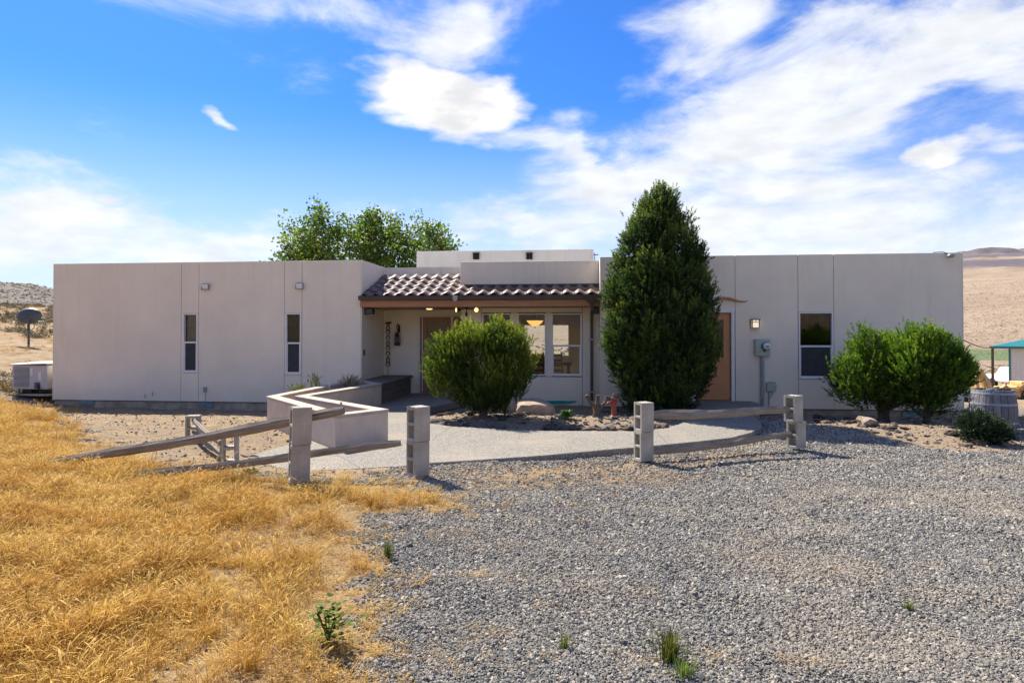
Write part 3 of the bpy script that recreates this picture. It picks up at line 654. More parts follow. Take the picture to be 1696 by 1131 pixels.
b = MB(); b.box(UL + .032, uBL - .021, ENT - .012, ENT - .001, 2.42, ZT - .018); b.build('entry_parapet', 'stucco', H)
# raised rear box
c0, z0 = hp(690, 416.5, 6.); c1, _ = hp(983, 414.5, 6.); zc4 = z0
b = MB(); b.box(c0, c1, 6., 6.2, 2.9, zc4); b.box(c0, c0 + .2, 6.2, VB, 2.98, zc4); b.box(c1 - .2, c1, 6.2, VB, 2.98, zc4); b.box(c0 + .2, c1 - .2, VB - .2, VB - .001, ZT, zc4)
b.build('raised_parapet', 'stucco_bounce_lit', H, bevel=.012)
for px in (789, 877):
    u, z = hp(px, 425, 6.); b = MB(); b.box(u - .10, u + .10, 5.90, 5.999, z - .10, z - .085); b.box(u - .1, u - .088, 5.9, 5.999, z - .085, z + .1); b.box(u + .088, u + .1, 5.9, 5.999, z - .085, z + .1); b.box(u - .088, u + .088, 5.985, 5.997, z - .085, z + .1); b.box(u - .12, u + .12, 5.88, 5.999, z + .1, z + .115)
    b.build('roof_scupper', 'black', H)
b = MB(); b.box(c1 + .02, c1 + .05, 6.05, 6.12, 3.3, zc4 - .12); b.box(c1 + .001, c1 + .16, 6.04, 6.14, zc4 - .2, zc4 - .17); b.build('roof_bracket', 'pot_metal', H)
# porch ceiling, beam, gutter
b = MB(); b.box(UL + .031, UR - .031, -.02, ENT - .013, 2.228, 2.25); b.build('porch_ceiling', 'door_brown', H)
b = MB(); b.box(hu(598), hu(992), -.085, -.022, 2.235, 2.395); b.build('eave_beam', 'beam', H, bevel=.004)
ga, gb = hu(594, -.15), hu(996, -.15)
b = MB(); b.box(ga, gb, -.20, -.19, 2.40, 2.50); b.box(ga, gb, -.19, -.09, 2.40, 2.41); b.box(ga, gb, -.098, -.088, 2.41, 2.50); b.box(ga, ga + .01, -.19, -.098, 2.41, 2.5); b.box(gb - .01, gb, -.19, -.098, 2.41, 2.5)
b.box(ga, gb, -.215, -.2, 2.485, 2.505)
gut = b.build('gutter', 'gutter', H)
u = hu(753.5, -.22); b = MB(); b.box(u - .06, u + .06, -.222, -.216, 2.40, 2.5); b.box(u - .045, u + .045, -.225, -.2, 2.365, 2.399); b.build('gutter_clip', 'pot_metal', gut)
# leader head and downspout
u = hu(980.5, -.1)
b = MB(); t0, t1 = .205, .07
vv = [(u - t0, -.26, 2.47), (u + t0, -.26, 2.47), (u + t0, -.06, 2.47), (u - t0, -.06, 2.47), (u - t1, -.2, 2.29), (u + t1, -.2, 2.29), (u + t1, -.08, 2.29), (u - t1, -.08, 2.29)]
b.add(vv, [(0, 1, 2, 3), (4, 7, 6, 5), (0, 4, 5, 1), (1, 5, 6, 2), (2, 6, 7, 3), (3, 7, 4, 0)]); b.box(u - t0 - .01, u + t0 + .01, -.27, -.05, 2.47, 2.5)
ds = b.build('downspout', 'gutter', H); 
ud = hu(980, VBAY - .06)
b = MB(); b.tube([(u, -.14, 2.3), (u, -.13, 2.16), (u + (ud - u) * .3, .1, 2.05), (ud, VBAY - .09, 1.93), (ud, VBAY - .06, 1.8), (ud, VBAY - .06, .2), (ud, VBAY - .07, .02), (ud, VBAY - .2, -.05)], .052, n=4)
b.build('pipe', 'gutter', ds)
for z in (1.42, .12):
    b = MB(); b.box(ud - .075, ud + .075, VBAY - .125, VBAY - .001, z, z + .03); b.build('pipe_strap', 'pot_metal', ds)
# tiled porch roof
SL = .343; rc_, rs2 = math.cos(math.atan(SL)), math.sin(math.atan(SL))
b = MB(); b.add([(UL + .032, -.06, 2.50), (UR - .033, -.06, 2.50), (UR - .033, ENT - .02, 2.50 + SL * (ENT + .04)), (UL + .032, ENT - .02, 2.50 + SL * (ENT + .04)),
                 (UL + .032, -.06, 2.43), (UR - .033, -.06, 2.43), (UR - .033, ENT - .02, 2.43 + SL * (ENT + .04)), (UL + .032, ENT - .02, 2.43 + SL * (ENT + .04))],
                [(0, 1, 2, 3), (4, 7, 6, 5), (0, 4, 5, 1), (1, 5, 6, 2), (2, 6, 7, 3), (3, 7, 4, 0)])
roof = b.build('porch_roof', 'gutter', H)
tw = .285; ex = .385
n = 12; v_ = []; f_ = []
for jj, yy in enumerate((0, .46)):
    for th in (0, .016):
        for i in range(n + 1):
            s_ = i / n * tw; w_ = math.cos(2 * math.pi * (s_ / tw - .32)); zz = .034 * (w_ if w_ > 0 else w_ * .75) + .03
            v_.append((s_ * (1.0) - tw / 2, yy * rc_, zz + yy * rs2 + th + (.0 if jj else .022)))
m_ = n + 1
for i in range(n):
    f_ += [(2 * 0 + i, i + 1, 2 * m_ + i + 1, 2 * m_ + i), (m_ + i, 3 * m_ + i, 3 * m_ + i + 1, m_ + i + 1), (i, m_ + i, m_ + i + 1, i + 1), (2 * m_ + i, 2 * m_ + i + 1, 3 * m_ + i + 1, 3 * m_ + i)]
f_ += [(0, 2 * m_, 3 * m_, m_), (n, m_ + n, 3 * m_ + n, 2 * m_ + n)]
tb = MB(); tb.add(v_, f_); tme = None
ncol = int((UR - UL - .08) / tw)
tw2 = (UR - UL - .075) / ncol
for row in range(5):
    for c_ in range(ncol):
        uu = UL + .04 + tw2 * (c_ + .5)
        if row >= 2 and uu > uBL - .1: continue
        if tme is None:
            t_ = tb.build('roof_tile', 'tile', roof, smooth=True); tme = t_.data
        else:
            t_ = bpy.data.objects.new('roof_tile', tme); C.objects.link(t_); t_.parent = roof
        y_ = -.13 + row * ex * rc_
        if row == 4: t_.scale.y = .62
        if row == 1 and uu > uBL - .05: t_.scale.y = .98
        t_.location = (uu, y_, 2.50 + SL * (y_ + .06) - .012 + rnd.uniform(-.003, .003)); t_.rotation_euler = (rnd.uniform(-.006, .006), 0, rnd.uniform(-.008, .008))
        t_.scale.x = tw2 / tw * 1.02
b = MB(); b.box(uBL + .0, UR - .04, VBAY - .06, VBAY - .008, 2.775, 2.83); b.build('roof_flashing', 'gutter', roof)
b = MB(); b.box(UL + .035, uBL - .03, ENT - .07, ENT - .014, 3.10, 3.165); b.build('roof_flashing', 'gutter', roof)

# windows
def window(w, v, split=.5, screen=True, blind=None, label=None, fw=.035, uppershade=None):
    u0, u1, z0, z1 = w; zm = z0 + (z1 - z0) * split
    b = MB(); b.box(u0, u0 + fw, v - .012, v + .09, z0, z1); b.box(u1 - fw, u1, v - .012, v + .09, z0, z1); b.box(u0 + fw, u1 - fw, v - .012, v + .09, z1 - fw, z1); b.box(u0 + fw, u1 - fw, v - .02, v + .09, z0, z0 + fw)
    o = b.build('window', 'white_trim', H, bevel=.004)
    if label: o['label'] = label
    b = MB()
    if split < 1:
        b.box(u0 + fw, u1 - fw, v + .0, v + .07, zm - .022, zm + .022); b.build('meeting_rail', 'white_trim', o, bevel=.003)
        b = MB(); b.box(u0 + fw, u0 + fw + .022, v + .012, v + .05, z0 + fw, zm - .022); b.box(u1 - fw - .022, u1 - fw, v + .012, v + .05, z0 + fw, zm - .022); b.box(u0 + fw + .022, u1 - fw - .022, v + .012, v + .05, z0 + fw, z0 + fw + .025); b.build('sash', 'white_trim', o)
        b = MB(); b.box(u0 + fw, u1 - fw, v + .056, v + .06, zm + .022, z1 - fw); b.build('pane', 'glass', o)
        b = MB(); b.box(u0 + fw + .022, u1 - fw - .022, v + .040, v + .044, z0 + fw + .025, zm - .022); b.build('pane', 'glass', o)
    else:
        b.box(u0 + fw, u1 - fw, v + .056, v + .06, z0 + fw, z1 - fw); b.build('pane', 'glass', o)
    if screen:
        b = MB(); b.box(u0 + fw + .022, u1 - fw - .022, v + .020, v + .023, z0 + fw + .026, zm - .023); b.build('insect_screen', 'screen', o)
    if blind:
        b = MB(); b.box(u0 + fw, u1 - fw, v + .13, v + .14, z0, z1); b.build('blind', blind, o)
    return o
window(wL1, 0, .51, blind='blind'); window(wL2, 0, .51); window(wR, 0, .485)
window(wB[0], VBAY, 1, screen=False); window(wB[1], VBAY, 1, screen=False); window(wB[2], VBAY, .48, screen=False)
b = MB(); a = bigwin
b.box(a[0], a[0] + .06, VB - .15, VB - .05, a[2], a[3]); b.box(a[1] - .06, a[1], VB - .15, VB - .05, a[2], a[3]); b.box(a[0] + .06, a[1] - .06, VB - .15, VB - .05, a[3] - .06, a[3]); b.box((a[0] + a[1]) / 2 - .04, (a[0] + a[1]) / 2 + .04, VB - .14, VB - .06, a[2] + .05, a[3] - .06); b.box(a[0] + .06, a[1] - .06, VB - .15, VB - .05, a[2], a[2] + .05)
b.build('rear_window', 'white_trim', H)
# orange door
u0, u1, z0, z1 = dR; z0 = max(z0, .03)
b = MB(); b.box(u1 - .002, u1 + .075, -.02, .11, z0 - .03, z1 + .075); b.box(u0 - .075, u0, -.02, .11, z0 - .03, z1 + .075); b.box(u0, u1 - .002, -.02, .11, z1, z1 + .075)
fr = b.build('door_frame', 'white_trim', H, bevel=.005)
b = MB(); lu0, lu1 = u0 + .01, u1 - .012; pw = (lu0 + .13, lu1 - .15, z0 + 1.02, z1 - .16); wall_grid(b, lu0, lu1, z0, z1 - .01, .07, .11, [pw])
for (a, c) in ((lu0 + .13, (lu0 + lu1) / 2 - .06), ((lu0 + lu1) / 2 + .06, lu1 - .15)):
    e, f2 = z0 + .24, z0 + .86
    b.box(a, c, .064, .0695, e, e + .02); b.box(a, c, .064, .0695, f2 - .02, f2); b.box(a, a + .02, .064, .0695, e + .02, f2 - .02); b.box(c - .02, c, .064, .0695, e + .02, f2 - .02)
b.box(pw[0] - .04, pw[1] + .04, .058, .0695, pw[2] - .04, pw[2] - .001)
dr = b.build('orange_door', 'door_orange', H, bevel=.003)
b = MB(); b.box(pw[0], pw[1], .088, .094, pw[2], pw[3]); b.build('pane', 'glass', dr)
b = MB(); b.lathe([(.028, 0), (.03, .03), (.015, .04), (.03, .06), (.026, .085)], 12, (lu0 + .07, .07, z0 + .98), Matrix.Rotation(R(90), 3, 'X').to_4x4().to_3x3()); b.build('door_knob', 'pot_metal', dr, smooth=True)
# entry door with sidelight
u0, u1, z0, z1 = dE
b = MB(); b.box(u0 - .06, u0, ENT - .03, ENT + .16, z0, z1 + .06); b.box(u0, u1, ENT - .03, ENT + .16, z1, z1 + .06); b.build('door_frame', 'cream_trim', H, bevel=.004)
ul, _ = hp(747, 560, ENT); ul2, _ = hp(751, 560, ENT)
b = MB(); b.box(ul, ul2, ENT - .02, ENT + .12, z0, z1); b.build('door_post', 'cream_trim', H)
pa, pz0 = hp(707, 618, ENT); pb, pz1 = hp(739, 534, ENT)
b = MB(); wall_grid(b, u0 + .004, ul - .004, z0, z1 - .005, ENT + .05, ENT + .10, [(pa, pb, pz0, pz1)]); dr = b.build('entry_door', 'door_brown', H, bevel=.004)
b = MB(); b.box(pa, pb, ENT + .07, ENT + .076, pz0, pz1); b.build('pane', 'glass', dr)
b = MB(); wall_grid(b, ul2 + .002, u1, z0, z1, ENT + .05, ENT + .1, [(ul2 + .10, u1 - .02, .5, pz1)]); sd = b.build('sidelight', 'door_brown', H)
b = MB(); b.box(ul2 + .10, u1 - .02, ENT + .07, ENT + .076, .5, pz1); b.build('pane', 'glass', sd)
b = MB(); b.box(UL + 1.1, UL + 1.13, ENT - .002, ENT, .0, 2.38); b.build('wall_joint', 'cream_trim', H)
# hall + dining room interior (walls that the camera can see through the glass)
b = MB(); b.box(uBL - .1, uBL - .04, ENT + .181, VB - .201, -.05, 2.86); b.build('inner_wall', 'interior', H)
b = MB(); b.box(UL + .031, uBL - .1, 3.6, 3.66, -.05, 2.86); b.build('inner_wall', 'interior', H)
b = MB(); b.box(UL + .03, UR - .031, ENT + .19, VB - .2, 2.60, 2.64); b.build('room_ceiling', 'interior', H)
# foundation vents, outlet box, wall switch
for px, py in ((144, 667), (340, 671)):
    u, z = hp(px, py, .03); b = MB(); b.box(u - .21, u + .21, .0, .034, z - .055, z + .06)
    o = b.build('foundation_vent', 'vent', H, bevel=.006)
    for s_ in (-1, 1):
        b = MB()
        for i in range(4): b.box(u + s_ * .1 - .08, u + s_ * .1 + .08, -.008, -.0005, z - .04 + i * .024, z - .03 + i * .024)
        b.build('louvre', 'conduit', o)
u, z = hp(1513, 691, 0); b = MB(); b.box(u - .24, u + .24, -.02, .034, z - .02, z + .1); o = b.build('foundation_vent', 'vent', H, bevel=.006)
for px, py, w_, h_, nm in ((340.5, 645, .04, .065, 'outlet_box'),):
    u, z = hp(px, py); b = MB(); b.box(u - w_, u + w_, -.05, -.001, z - h_, z + h_); b.box(u - .006, u + .006, -.012, -.001, ZB, z - h_); b.build(nm, 'conduit', H, bevel=.006)
p = at_depth(598.5, 583, 15.95); u, v = to_h(p); b = MB(); b.box(UL + .03, UL + .045, .14, .22, p.z - .09, p.z + .06); b.build('wall_switch', 'black', H)
for px, py in ((240, 656), (252, 652)):
    u, z = hp(px, py); b = MB(); b.tube([(u, -.001, z + .05), (u + .02, -.03, z + .03), (u + .03, -.03, z - .01), (u + .01, -.004, z - .04)], .008, 6); b.build('wire_stub', 'conduit', H)


# ------------------------------------------------------------------ fittings on the house (each lifts away)
for i, (px, py, lab) in enumerate(((342, 475, 'white square floodlight with a soot stain high on the left stucco wall'), (497.5, 474, 'white square floodlight above the second narrow window beside the planter'))):
    u, z = hp(px, py); p = hw(u, 0, z)
    t = thing('floodlight', lab, 'light', p, -TH, 'square floodlights on the left wing')
    b = MB(); b.box(-.075, .075, -.03, -.001, -.06, .07); b.box(-.095, .095, -.05, -.03, .06, .08); b.box(-.095, -.085, -.09, -.03, -.07, .06); b.box(.085, .095, -.09, -.03, -.07, .06); b.box(-.095, .095, -.09, -.03, -.082, -.07); b.build('housing', 'pot_metal', t, bevel=.004)
    b = MB(); b.add([(-.082, -.055, -.068), (.082, -.055, -.068), (.082, -.10, .058), (-.082, -.10, .058), (-.082, -.031, -.068), (.082, -.031, -.068), (.082, -.031, .058), (-.082, -.031, .058)], [(0, 1, 2, 3), (4, 7, 6, 5), (0, 4, 5, 1), (1, 5, 6, 2), (2, 6, 7, 3), (3, 7, 4, 0)]); b.build('lens', 'frost', t)
# electric meter
u, z = hp(1261, 576); p = hw(u, 0, z)
t = thing('electric_meter', 'grey green electric meter box on a conduit right of the orange door', 'meter', p, -TH)
b = MB(); b.box(-.165, .165, -.13, -.001, -.19, .20); b.build('meter_case', 'meter_box', t, bevel=.01, seg=2)
b = MB(); b.box(-.13, .15, -.137, -.1305, -.18, .19); b.build('cover_plate', 'meter_box', t, bevel=.003)
mr = Matrix.Rotation(R(90), 3, 'X')
b = MB(); b.lathe([(.095, 0), (.1, .02), (.09, .03), (.09, .045)], 24, (.06, -.137, .04), mr); b.build('meter_ring', 'pot_metal', t, smooth=True)
b = MB(); b.lathe([(.078, 0), (.078, .06), (.06, .08), (.02, .086)], 24, (.06, -.182, .04), mr); dl = b.build('meter_dial', 'frost', t, smooth=True)
b = MB(); b.box(.02, .10, -.272, -.2685, .03, .055); b.box(.03, .09, -.272, -.2685, -.0, .01); b.build('dial_plate', 'black', dl)
b = MB(); b.lathe([(.02, 0), (.02, .02)], 10, (.03, -.138, -.075), mr); b.build('seal', 'black', t)
b = MB(); b.tube([(0, -.07, -.19), (0, -.07, ZB - z - .12)], .042, 14); b.build('conduit', 'conduit', t, smooth=False)
# junction box
u, z = hp(1276, 640); p = hw(u, 0, z)
t = thing('junction_box', 'small green grey utility box low beside the meter conduit', 'utility box', p, -TH)
b = MB(); b.box(-.10, .10, -.09, -.001, -.11, .10); b.build('case', 'meter_box', t, bevel=.012, seg=2)
b = MB(); b.box(-.07, .07, -.075, -.02, .1, .112); b.build('hinge', 'conduit', t)
b = MB(); b.box(.1, .118, -.06, -.03, -.03, .02); b.build('latch', 'conduit', t)
b = MB(); b.tube([(-.05, -.04, -.11), (-.05, -.04, -.5)], .012, 8); b.tube([(.02, -.045, -.11), (.03, -.05, -.16), (-.02, -.05, -.24), (-.05, -.055, -.28)], .008, 6); b.build('cable', 'conduit', t)
# lantern by orange door
u, z = hp(1249, 536); p = hw(u, 0, z)
t = thing('wall_lantern', 'small square mission style lantern on the wall above the meter', 'lantern', p, -TH)
b = MB(); b.box(-.06, .06, -.02, -.001, -.07, .08); b.box(-.10, .10, -.17, -.02, .08, .1); 
for x in (-.08, .065): 
    for y in (-.155, -.035): b.box(x, x + .015, y, y + .015, -.09, .08)
b.box(-.08, .08, -.155, -.02, -.1, -.09); b.box(-.065, .065, -.156, -.148, .025, .037); b.box(-.006, .006, -.156, -.148, .037, .08); b.box(-.081, -.073, -.14, -.035, .025, .037)
b.build('cage', 'iron', t)
b = MB(); b.box(-.064, .064, -.147, -.04, -.089, .079); b.build('glass_shade', 'lamp_pale', t)
# two-headed porch floodlight with sensor
p = at_depth(770, 511, 16.0 - .2); u, v = to_h(p); p = hw(hp(773, 512, .2)[0], .2, 2.228)
t = thing('motion_light', 'black twin spotlight with sensor under the porch eave, both bulbs lit', 'light', p, -TH)
b = MB(); b.lathe([(.05, 0), (.055, -.03), (.03, -.04)], 12); b.tube([(-.02, 0, -.03), (-.22, -.0, -.05)], .014, 6); b.tube([(.02, 0, -.03), (.22, -.0, -.05)], .014, 6); b.tube([(0, -.01, -.03), (0, -.03, -.14)], .012, 6); b.build('bracket', 'black', t)
for s_, tilt in ((-1, 60), (1, -28)):
    mm = (Matrix.Rotation(R(tilt * -1), 3, 'Z') @ Matrix.Rotation(R(90), 3, 'X'))
    b = MB(); b.lathe([(.02, -.09), (.035, -.06), (.055, 0), (.058, .015)], 14, (s_ * .24, -.03, -.065), mm); sh = b.build('lamp_head', 'black', t, smooth=True)
    b = MB(); b.lathe([(.052, .016), (.048, .024), (.03, .03)], 14, (s_ * .24, -.03, -.065), mm); b.build('bulb', 'bulb', sh, smooth=True)
b = MB(); b.box(-.03, .03, -.07, -.01, -.22, -.13); b.build('sensor', 'black', t, bevel=.01)
# downlight in ceiling
p = at_depth(784, 511, 16.6); u, v = to_h(p); p = hw(u, .95, 2.384)
p = hw(hp(785, 505, .2)[0], .2, 2.384)
t = thing('ceiling_light', 'small round lit ceiling light under the porch above the entry door', 'light', hw(hp(711, 510, .5)[0], .5, 2.2275), -TH)
b = MB(); b.lathe([(.10, 0), (.10, -.012), (.085, -.02)], 20); b.build('trim_ring', 'white_trim', t, smooth=True)
b = MB(); b.lathe([(.08, -.0205), (.07, -.032), (.03, -.04)], 20); b.build('lens', 'bulb', t, smooth=True)
# speakers
for px, lab in ((612, 'black outdoor speaker under the left end of the porch eave'), (989, 'black outdoor speaker under the right end of the porch eave by the downspout')):
    u, _ = hp(px, 512, .25); v = .25 if px < 700 else .42; u = hp(px, 512, v)[0]
    t = thing('speaker', lab, 'speaker', hw(u, v, 2.2275), -TH, 'porch speakers')
    b = MB(); b.box(-.115, .115, -.08, .07, -.165, -.015); b.build('cabinet', 'black', t, bevel=.02, seg=2)
    b = MB(); b.box(-.1, .1, -.088, -.0805, -.15, -.03); b.build('grille', 'ac_grille', t)
    b = MB(); b.tube([(0, 0, 0), (0, 0, -.02)], .02, 8); b.build('bracket', 'black', t)
# camera at the roof corner
u, z = hp(1571, 425); t = thing('security_light', 'small silver dome light at the right end of the parapet', 'light', hw(u, 0, z), -TH)
b = MB(); b.lathe([(.02, .05), (.05, .045), (.075, .02), (.08, -.01), (.05, -.03), (.01, -.035)], 16, (0, -.10, 0)); b.build('dome', 'pot_metal', t, smooth=True)
b = MB(); b.tube([(0, 0, .03), (-.0, -.06, .05), (0, -.1, .05)], .012, 8); b.tube([(-.3, .05, ZT - z + .01), (-.12, .0, ZT - z + .015), (-.02, -.02, .06)], .008, 6); b.build('arm', 'iron', t)
# driftwood branch / horn over the orange door
pts = [hp(x, y) for x, y in ((1176, 501), (1188, 497), (1196, 494), (1208, 495), (1222, 499), (1233, 500), (1238, 498))]
t = thing('driftwood_branch', 'long twisted brown driftwood branch hung over the orange door', 'wall ornament', hw(pts[2][0], 0, pts[2][1]), -TH)
b = MB(); b.tube([(u - pts[2][0], -.05 - .01 * math.sin(i), z - pts[2][1]) for i, (u, z) in enumerate(pts)], [.03, .034, .035, .036, .025, .016, .008], 8, jit=.3, flat=.6); b.build('branch', 'beam', t, smooth=True)
b = MB(); b.tube([(-.1, -.05, 0), (-.22, -.07, -.12), (-.26, -.06, -.24)], [.04, .05, .03], 7, jit=.4); b.build('knot', 'bark', t)
# lantern hung on entry wall
u, z = hp(660, 558, ENT - .012); p = hw(u, ENT - .012, z)
t = thing('hanging_lantern', 'old dark railway style lantern hung on a hook on the entry wall', 'lantern', p, -TH)
b = MB(); b.lathe([(.085, -.23), (.09, -.2), (.07, -.17), (.075, -.15)], 14, (0, -.12, 0)); b.lathe([(.06, .02), (.07, .05), (.04, .08), (.045, .11), (.02, .13)], 14, (0, -.12, 0))
for s_ in (-1, 1): b.tube([(s_ * .08, -.12, -.17), (s_ * .085, -.12, -.05), (s_ * .06, -.12, .04)], .009, 6)
b.build('lantern_body', 'iron', t, smooth=True)
b = MB(); b.lathe([(.05, -.15), (.06, -.07), (.045, .02)], 14, (0, -.12, 0)); b.build('chimney_glass', 'ac_grille', t, smooth=True)
b = MB(); b.tube([(.09 * math.sin(a), -.12, .04 + .13 * math.cos(a)) for a in [x * math.pi / 8 - math.pi / 2 for x in range(9)]], .006, 5); b.build('handle', 'iron', t)
b = MB(); b.tube([(.02, 0, .15), (.02, -.02, .30), (0, -.08, .36), (-.02, -.12, .30), (0, -.12, .20), (.02, -.12, .16)], .014, 6); b.box(-.01, .05, -.012, 0, .12, .33); b.build('hook', 'iron', t)
# horseshoe chain
p = at_depth(633, 600, 17.45); u, v = to_h(p); v = ENT - .18; u = UL + .20
t = thing('horseshoe_chain', 'hanging chain of rusty horseshoes with a bird on top in the entry corner', 'ornament', hw(u, v, .45), -TH)
zz = 1.28
b = MB(); b.tube([(-.09, 0, zz + .12), (-.02, 0, zz + .14), (.05, 0, zz + .13), (.09, 0, zz + .17)], [.01, .03, .035, .015], 7); b.build('bird', 'iron', t)
zc_ = zz + .08
for i in range(8):
    r_ = .055 + .02 * ((i * 7) % 3 == 0); tw_ = (i % 3 - 1) * .7
    b = MB(); b.tube([(r_ * math.sin(a) * math.cos(tw_), r_ * math.sin(a) * math.sin(tw_), zc_ - r_ + r_ * 1.1 * math.cos(a)) for a in [x * math.pi * 1.6 / 9 - math.pi * .8 for x in range(10)]], .013, 6); b.build('horseshoe', 'iron', t)
    zc_ -= .145
b = MB(); b.tube([(0, 0, zz + .1), (0, .0, zc_ + .1), (0, 0, .0)], .007, 5); b.build('chain', 'iron', t)

# ------------------------------------------------------------------ planter and bench
ZC = .44
PL = [at_z(a, c, ZC) for a, c in ((441, 656), (554.5, 688), (645, 677.5), (511, 655), (633, 635))]
bk = hw(UL + .05, -.03); bk0 = hw(UL - .22, -.05)
poly = [(p.x, p.y) for p in PL] + [(bk.x + .02, bk.y), (bk0.x, bk0.y)]
def inset(poly, d):
    n = len(poly); area = sum(poly[i][0] * poly[(i + 1) % n][1] - poly[(i + 1) % n][0] * poly[i][1] for i in range(n)); sg = 1 if area > 0 else -1
    out = []
    for i in range(n):
        p0, p1, p2 = Vector(poly[i - 1]), Vector(poly[i]), Vector(poly[(i + 1) % n])
        d1 = (p1 - p0).normalized(); d2 = (p2 - p1).normalized(); n1 = Vector((-d1.y, d1.x)) * sg; n2_ = Vector((-d2.y, d2.x)) * sg
        bi = (n1 + n2_); k_ = d / max(.35, bi.dot(n1)) 
        out.append(tuple(p1 + bi * k_))
    return out
def ring(b, outer, inner, z0, z1):
    n = len(outer); v = [(x, y, z) for z in (z0, z1) for P in (outer, inner) for x, y in P]
    f = []
    for i in range(n):
        j = (i + 1) % n
        f += [(i, j, 2 * n + j, 2 * n + i), (n + j, n + i, 3 * n + i, 3 * n + j), (2 * n + i, 2 * n + j, 3 * n + j, 3 * n + i), (j, i, n + i, n + j)]
    b.add(v, f)
PLb = thing('planter', 'zigzag pale rendered block planter with a flat cap in front of the entry', 'planter', (PL[1].x, PL[1].y, 0))
ofs = lambda P: [(x - PL[1].x, y - PL[1].y) for x, y in P]
wo_, wi_ = inset(poly, .015), inset(poly, .20)
b = MB(); ring(b, ofs(wo_), ofs(wi_), -.32, ZC - .045); b.build('planter_wall', 'planter', PLb, bevel=.01)
b = MB(); ring(b, ofs(poly), ofs(inset(poly, .215)), ZC - .044, ZC); b.build('planter_cap', 'cap', PLb, bevel=.006)
b = MB(); sp_ = ofs(inset(poly, .195)); b.prism(sp_, .1, ZC - .17); b.build('planter_soil', 'soil', PLb)
for px, py in ((545, 660), (383.5 * 0 + 437 + 0, 0)):
    if py:
        q = at_z(px, py, ZC); 
for px, py, nm in ((545.5, 642, 0), (565, 673, 1), (582, 634, 2)):
    q = at_z(px, py, ZC); b = MB(); b.tube([(q.x - PL[1].x, q.y - PL[1].y, ZC - .02), (q.x - PL[1].x, q.y - PL[1].y, ZC + .07)], .018, 8); b.build('irrigation_riser', 'pot_metal', PLb)
# bench
e0 = Vector(poly[4]); be = at_z(674, 624, ZC)
bw = hw(to_h(be)[0], ENT - .03); bc = hw(UL + .05, ENT - .03); bp = [(e0.x + .01, e0.y + .02), (bw.x, bw.y), (bc.x, bc.y), (bk.x + .03, bk.y + .02)]
# bench front line from the planter corner
BN = thing('bench', 'dark weathered wooden bench built between planter and entry wall', 'bench', (bc.x, bc.y, 0))
of2 = lambda P: [(x - bc.x, y - bc.y) for x, y in P]
def lerp(a, b_, t): return (a[0] + (b_[0] - a[0]) * t, a[1] + (b_[1] - a[1]) * t)
for i in range(4):
    t0, t1 = i / 4 + .006, (i + 1) / 4 - .006
    q = [lerp(bp[0], bp[3], t0), lerp(bp[1], bp[2], t0), lerp(bp[1], bp[2], t1), lerp(bp[0], bp[3], t1)]
    b = MB(); b.prism(of2(q), ZC - .05, ZC + .002); b.build('seat_plank', 'bench', BN, bevel=.003)
ip = [lerp(bp[0], bp[3], .06), lerp(bp[1], bp[2], .08), lerp(bp[1], bp[2], .98), lerp(bp[0], bp[3], .97)]
for z0, z1 in ((-.05, .115), (.122, .25), (.257, ZC - .052)):
    b = MB(); a_, c_ = ip[0], ip[1]; d = (Vector(c_) - Vector(a_)).normalized(); nn = Vector((-d.y, d.x)) * .03
    q = [a_, c_, (c_[0] + nn.x, c_[1] + nn.y), (a_[0] + nn.x, a_[1] + nn.y)]; b.prism(of2(q), z0, z1); b.build('front_board', 'bench', BN)
b = MB(); q = inset(ip, .06); b.prism(of2(q), -.1, ZC - .06); b.build('base', 'bench', BN)

# ------------------------------------------------------------------ block posts and rails
bbm = MB(); bw_, bh = .0975, .195
def block_mesh():
    b = MB(); t = .034
    b.box(-bw_, bw_, -bw_, -bw_ + t, -bh, bh); b.box(-bw_, bw_, bw_ - t, bw_, -bh, bh)     # solid faces (normal along y)
    for z0, z1 in ((-bh, -bh + .036), (-.018, .018), (bh - .036, bh)): b.box(-bw_, bw_, -bw_ + t, bw_ - t, z0, z1)
    bm = bmesh.new(); me = b.mesh('concrete_block', 'block'); bm.from_mesh(me); bmesh.ops.remove_doubles(bm, verts=bm.verts, dist=.0001)
    bmesh.ops.recalc_face_normals(bm, faces=bm.faces); bm.to_mesh(me); bm.free(); return me
BLK = block_mesh()
def post(px, py, D, a, lab, nblk=2, tops=((0, 0, 0), (.006, 0, 2)), name='block_post', grp='cinder block fence posts', tilt=0, sink=.0, ground=None, cat='fence post'):
    p = at_depth(px, py, D); z = ground if ground is not None else p.z
    t = thing(name, lab, cat, (p.x, p.y, z - sink), R(a), grp)
    if tilt: t.rotation_euler.y = R(tilt)
    for i in range(nblk):
        o = bpy.data.objects.new('concrete_block', BLK); C.objects.link(o); o.parent = t
        o.location = (tops[i][0], tops[i][1], bh + i * (2 * bh + .003)); o.rotation_euler = (0, 0, R(tops[i][2]))
        m = o.modifiers.new('bevel', 'BEVEL'); m.width = .007; m.segments = 2; m.limit_method = 'ANGLE'
    return t
P1 = post(495, 797, 6.75, 26, 'left foreground post of two stacked cinder blocks crossed by two long rails', tilt=1.0)
P2 = post(692, 787, 7.3, 38, 'lone post of two stacked cinder blocks on the grass edge between rail ends and gravel')
P3 = post(1066, 762, 8.68, 20, 'post of two stacked cinder blocks at the left end of the right hand rails', tilt=0)
P4 = post(1319, 741, 9.62, 30, 'post of two stacked cinder blocks at the right end of the rails, top block shifted', tops=((.0, 0, 0), (-.05, .01, 3)))
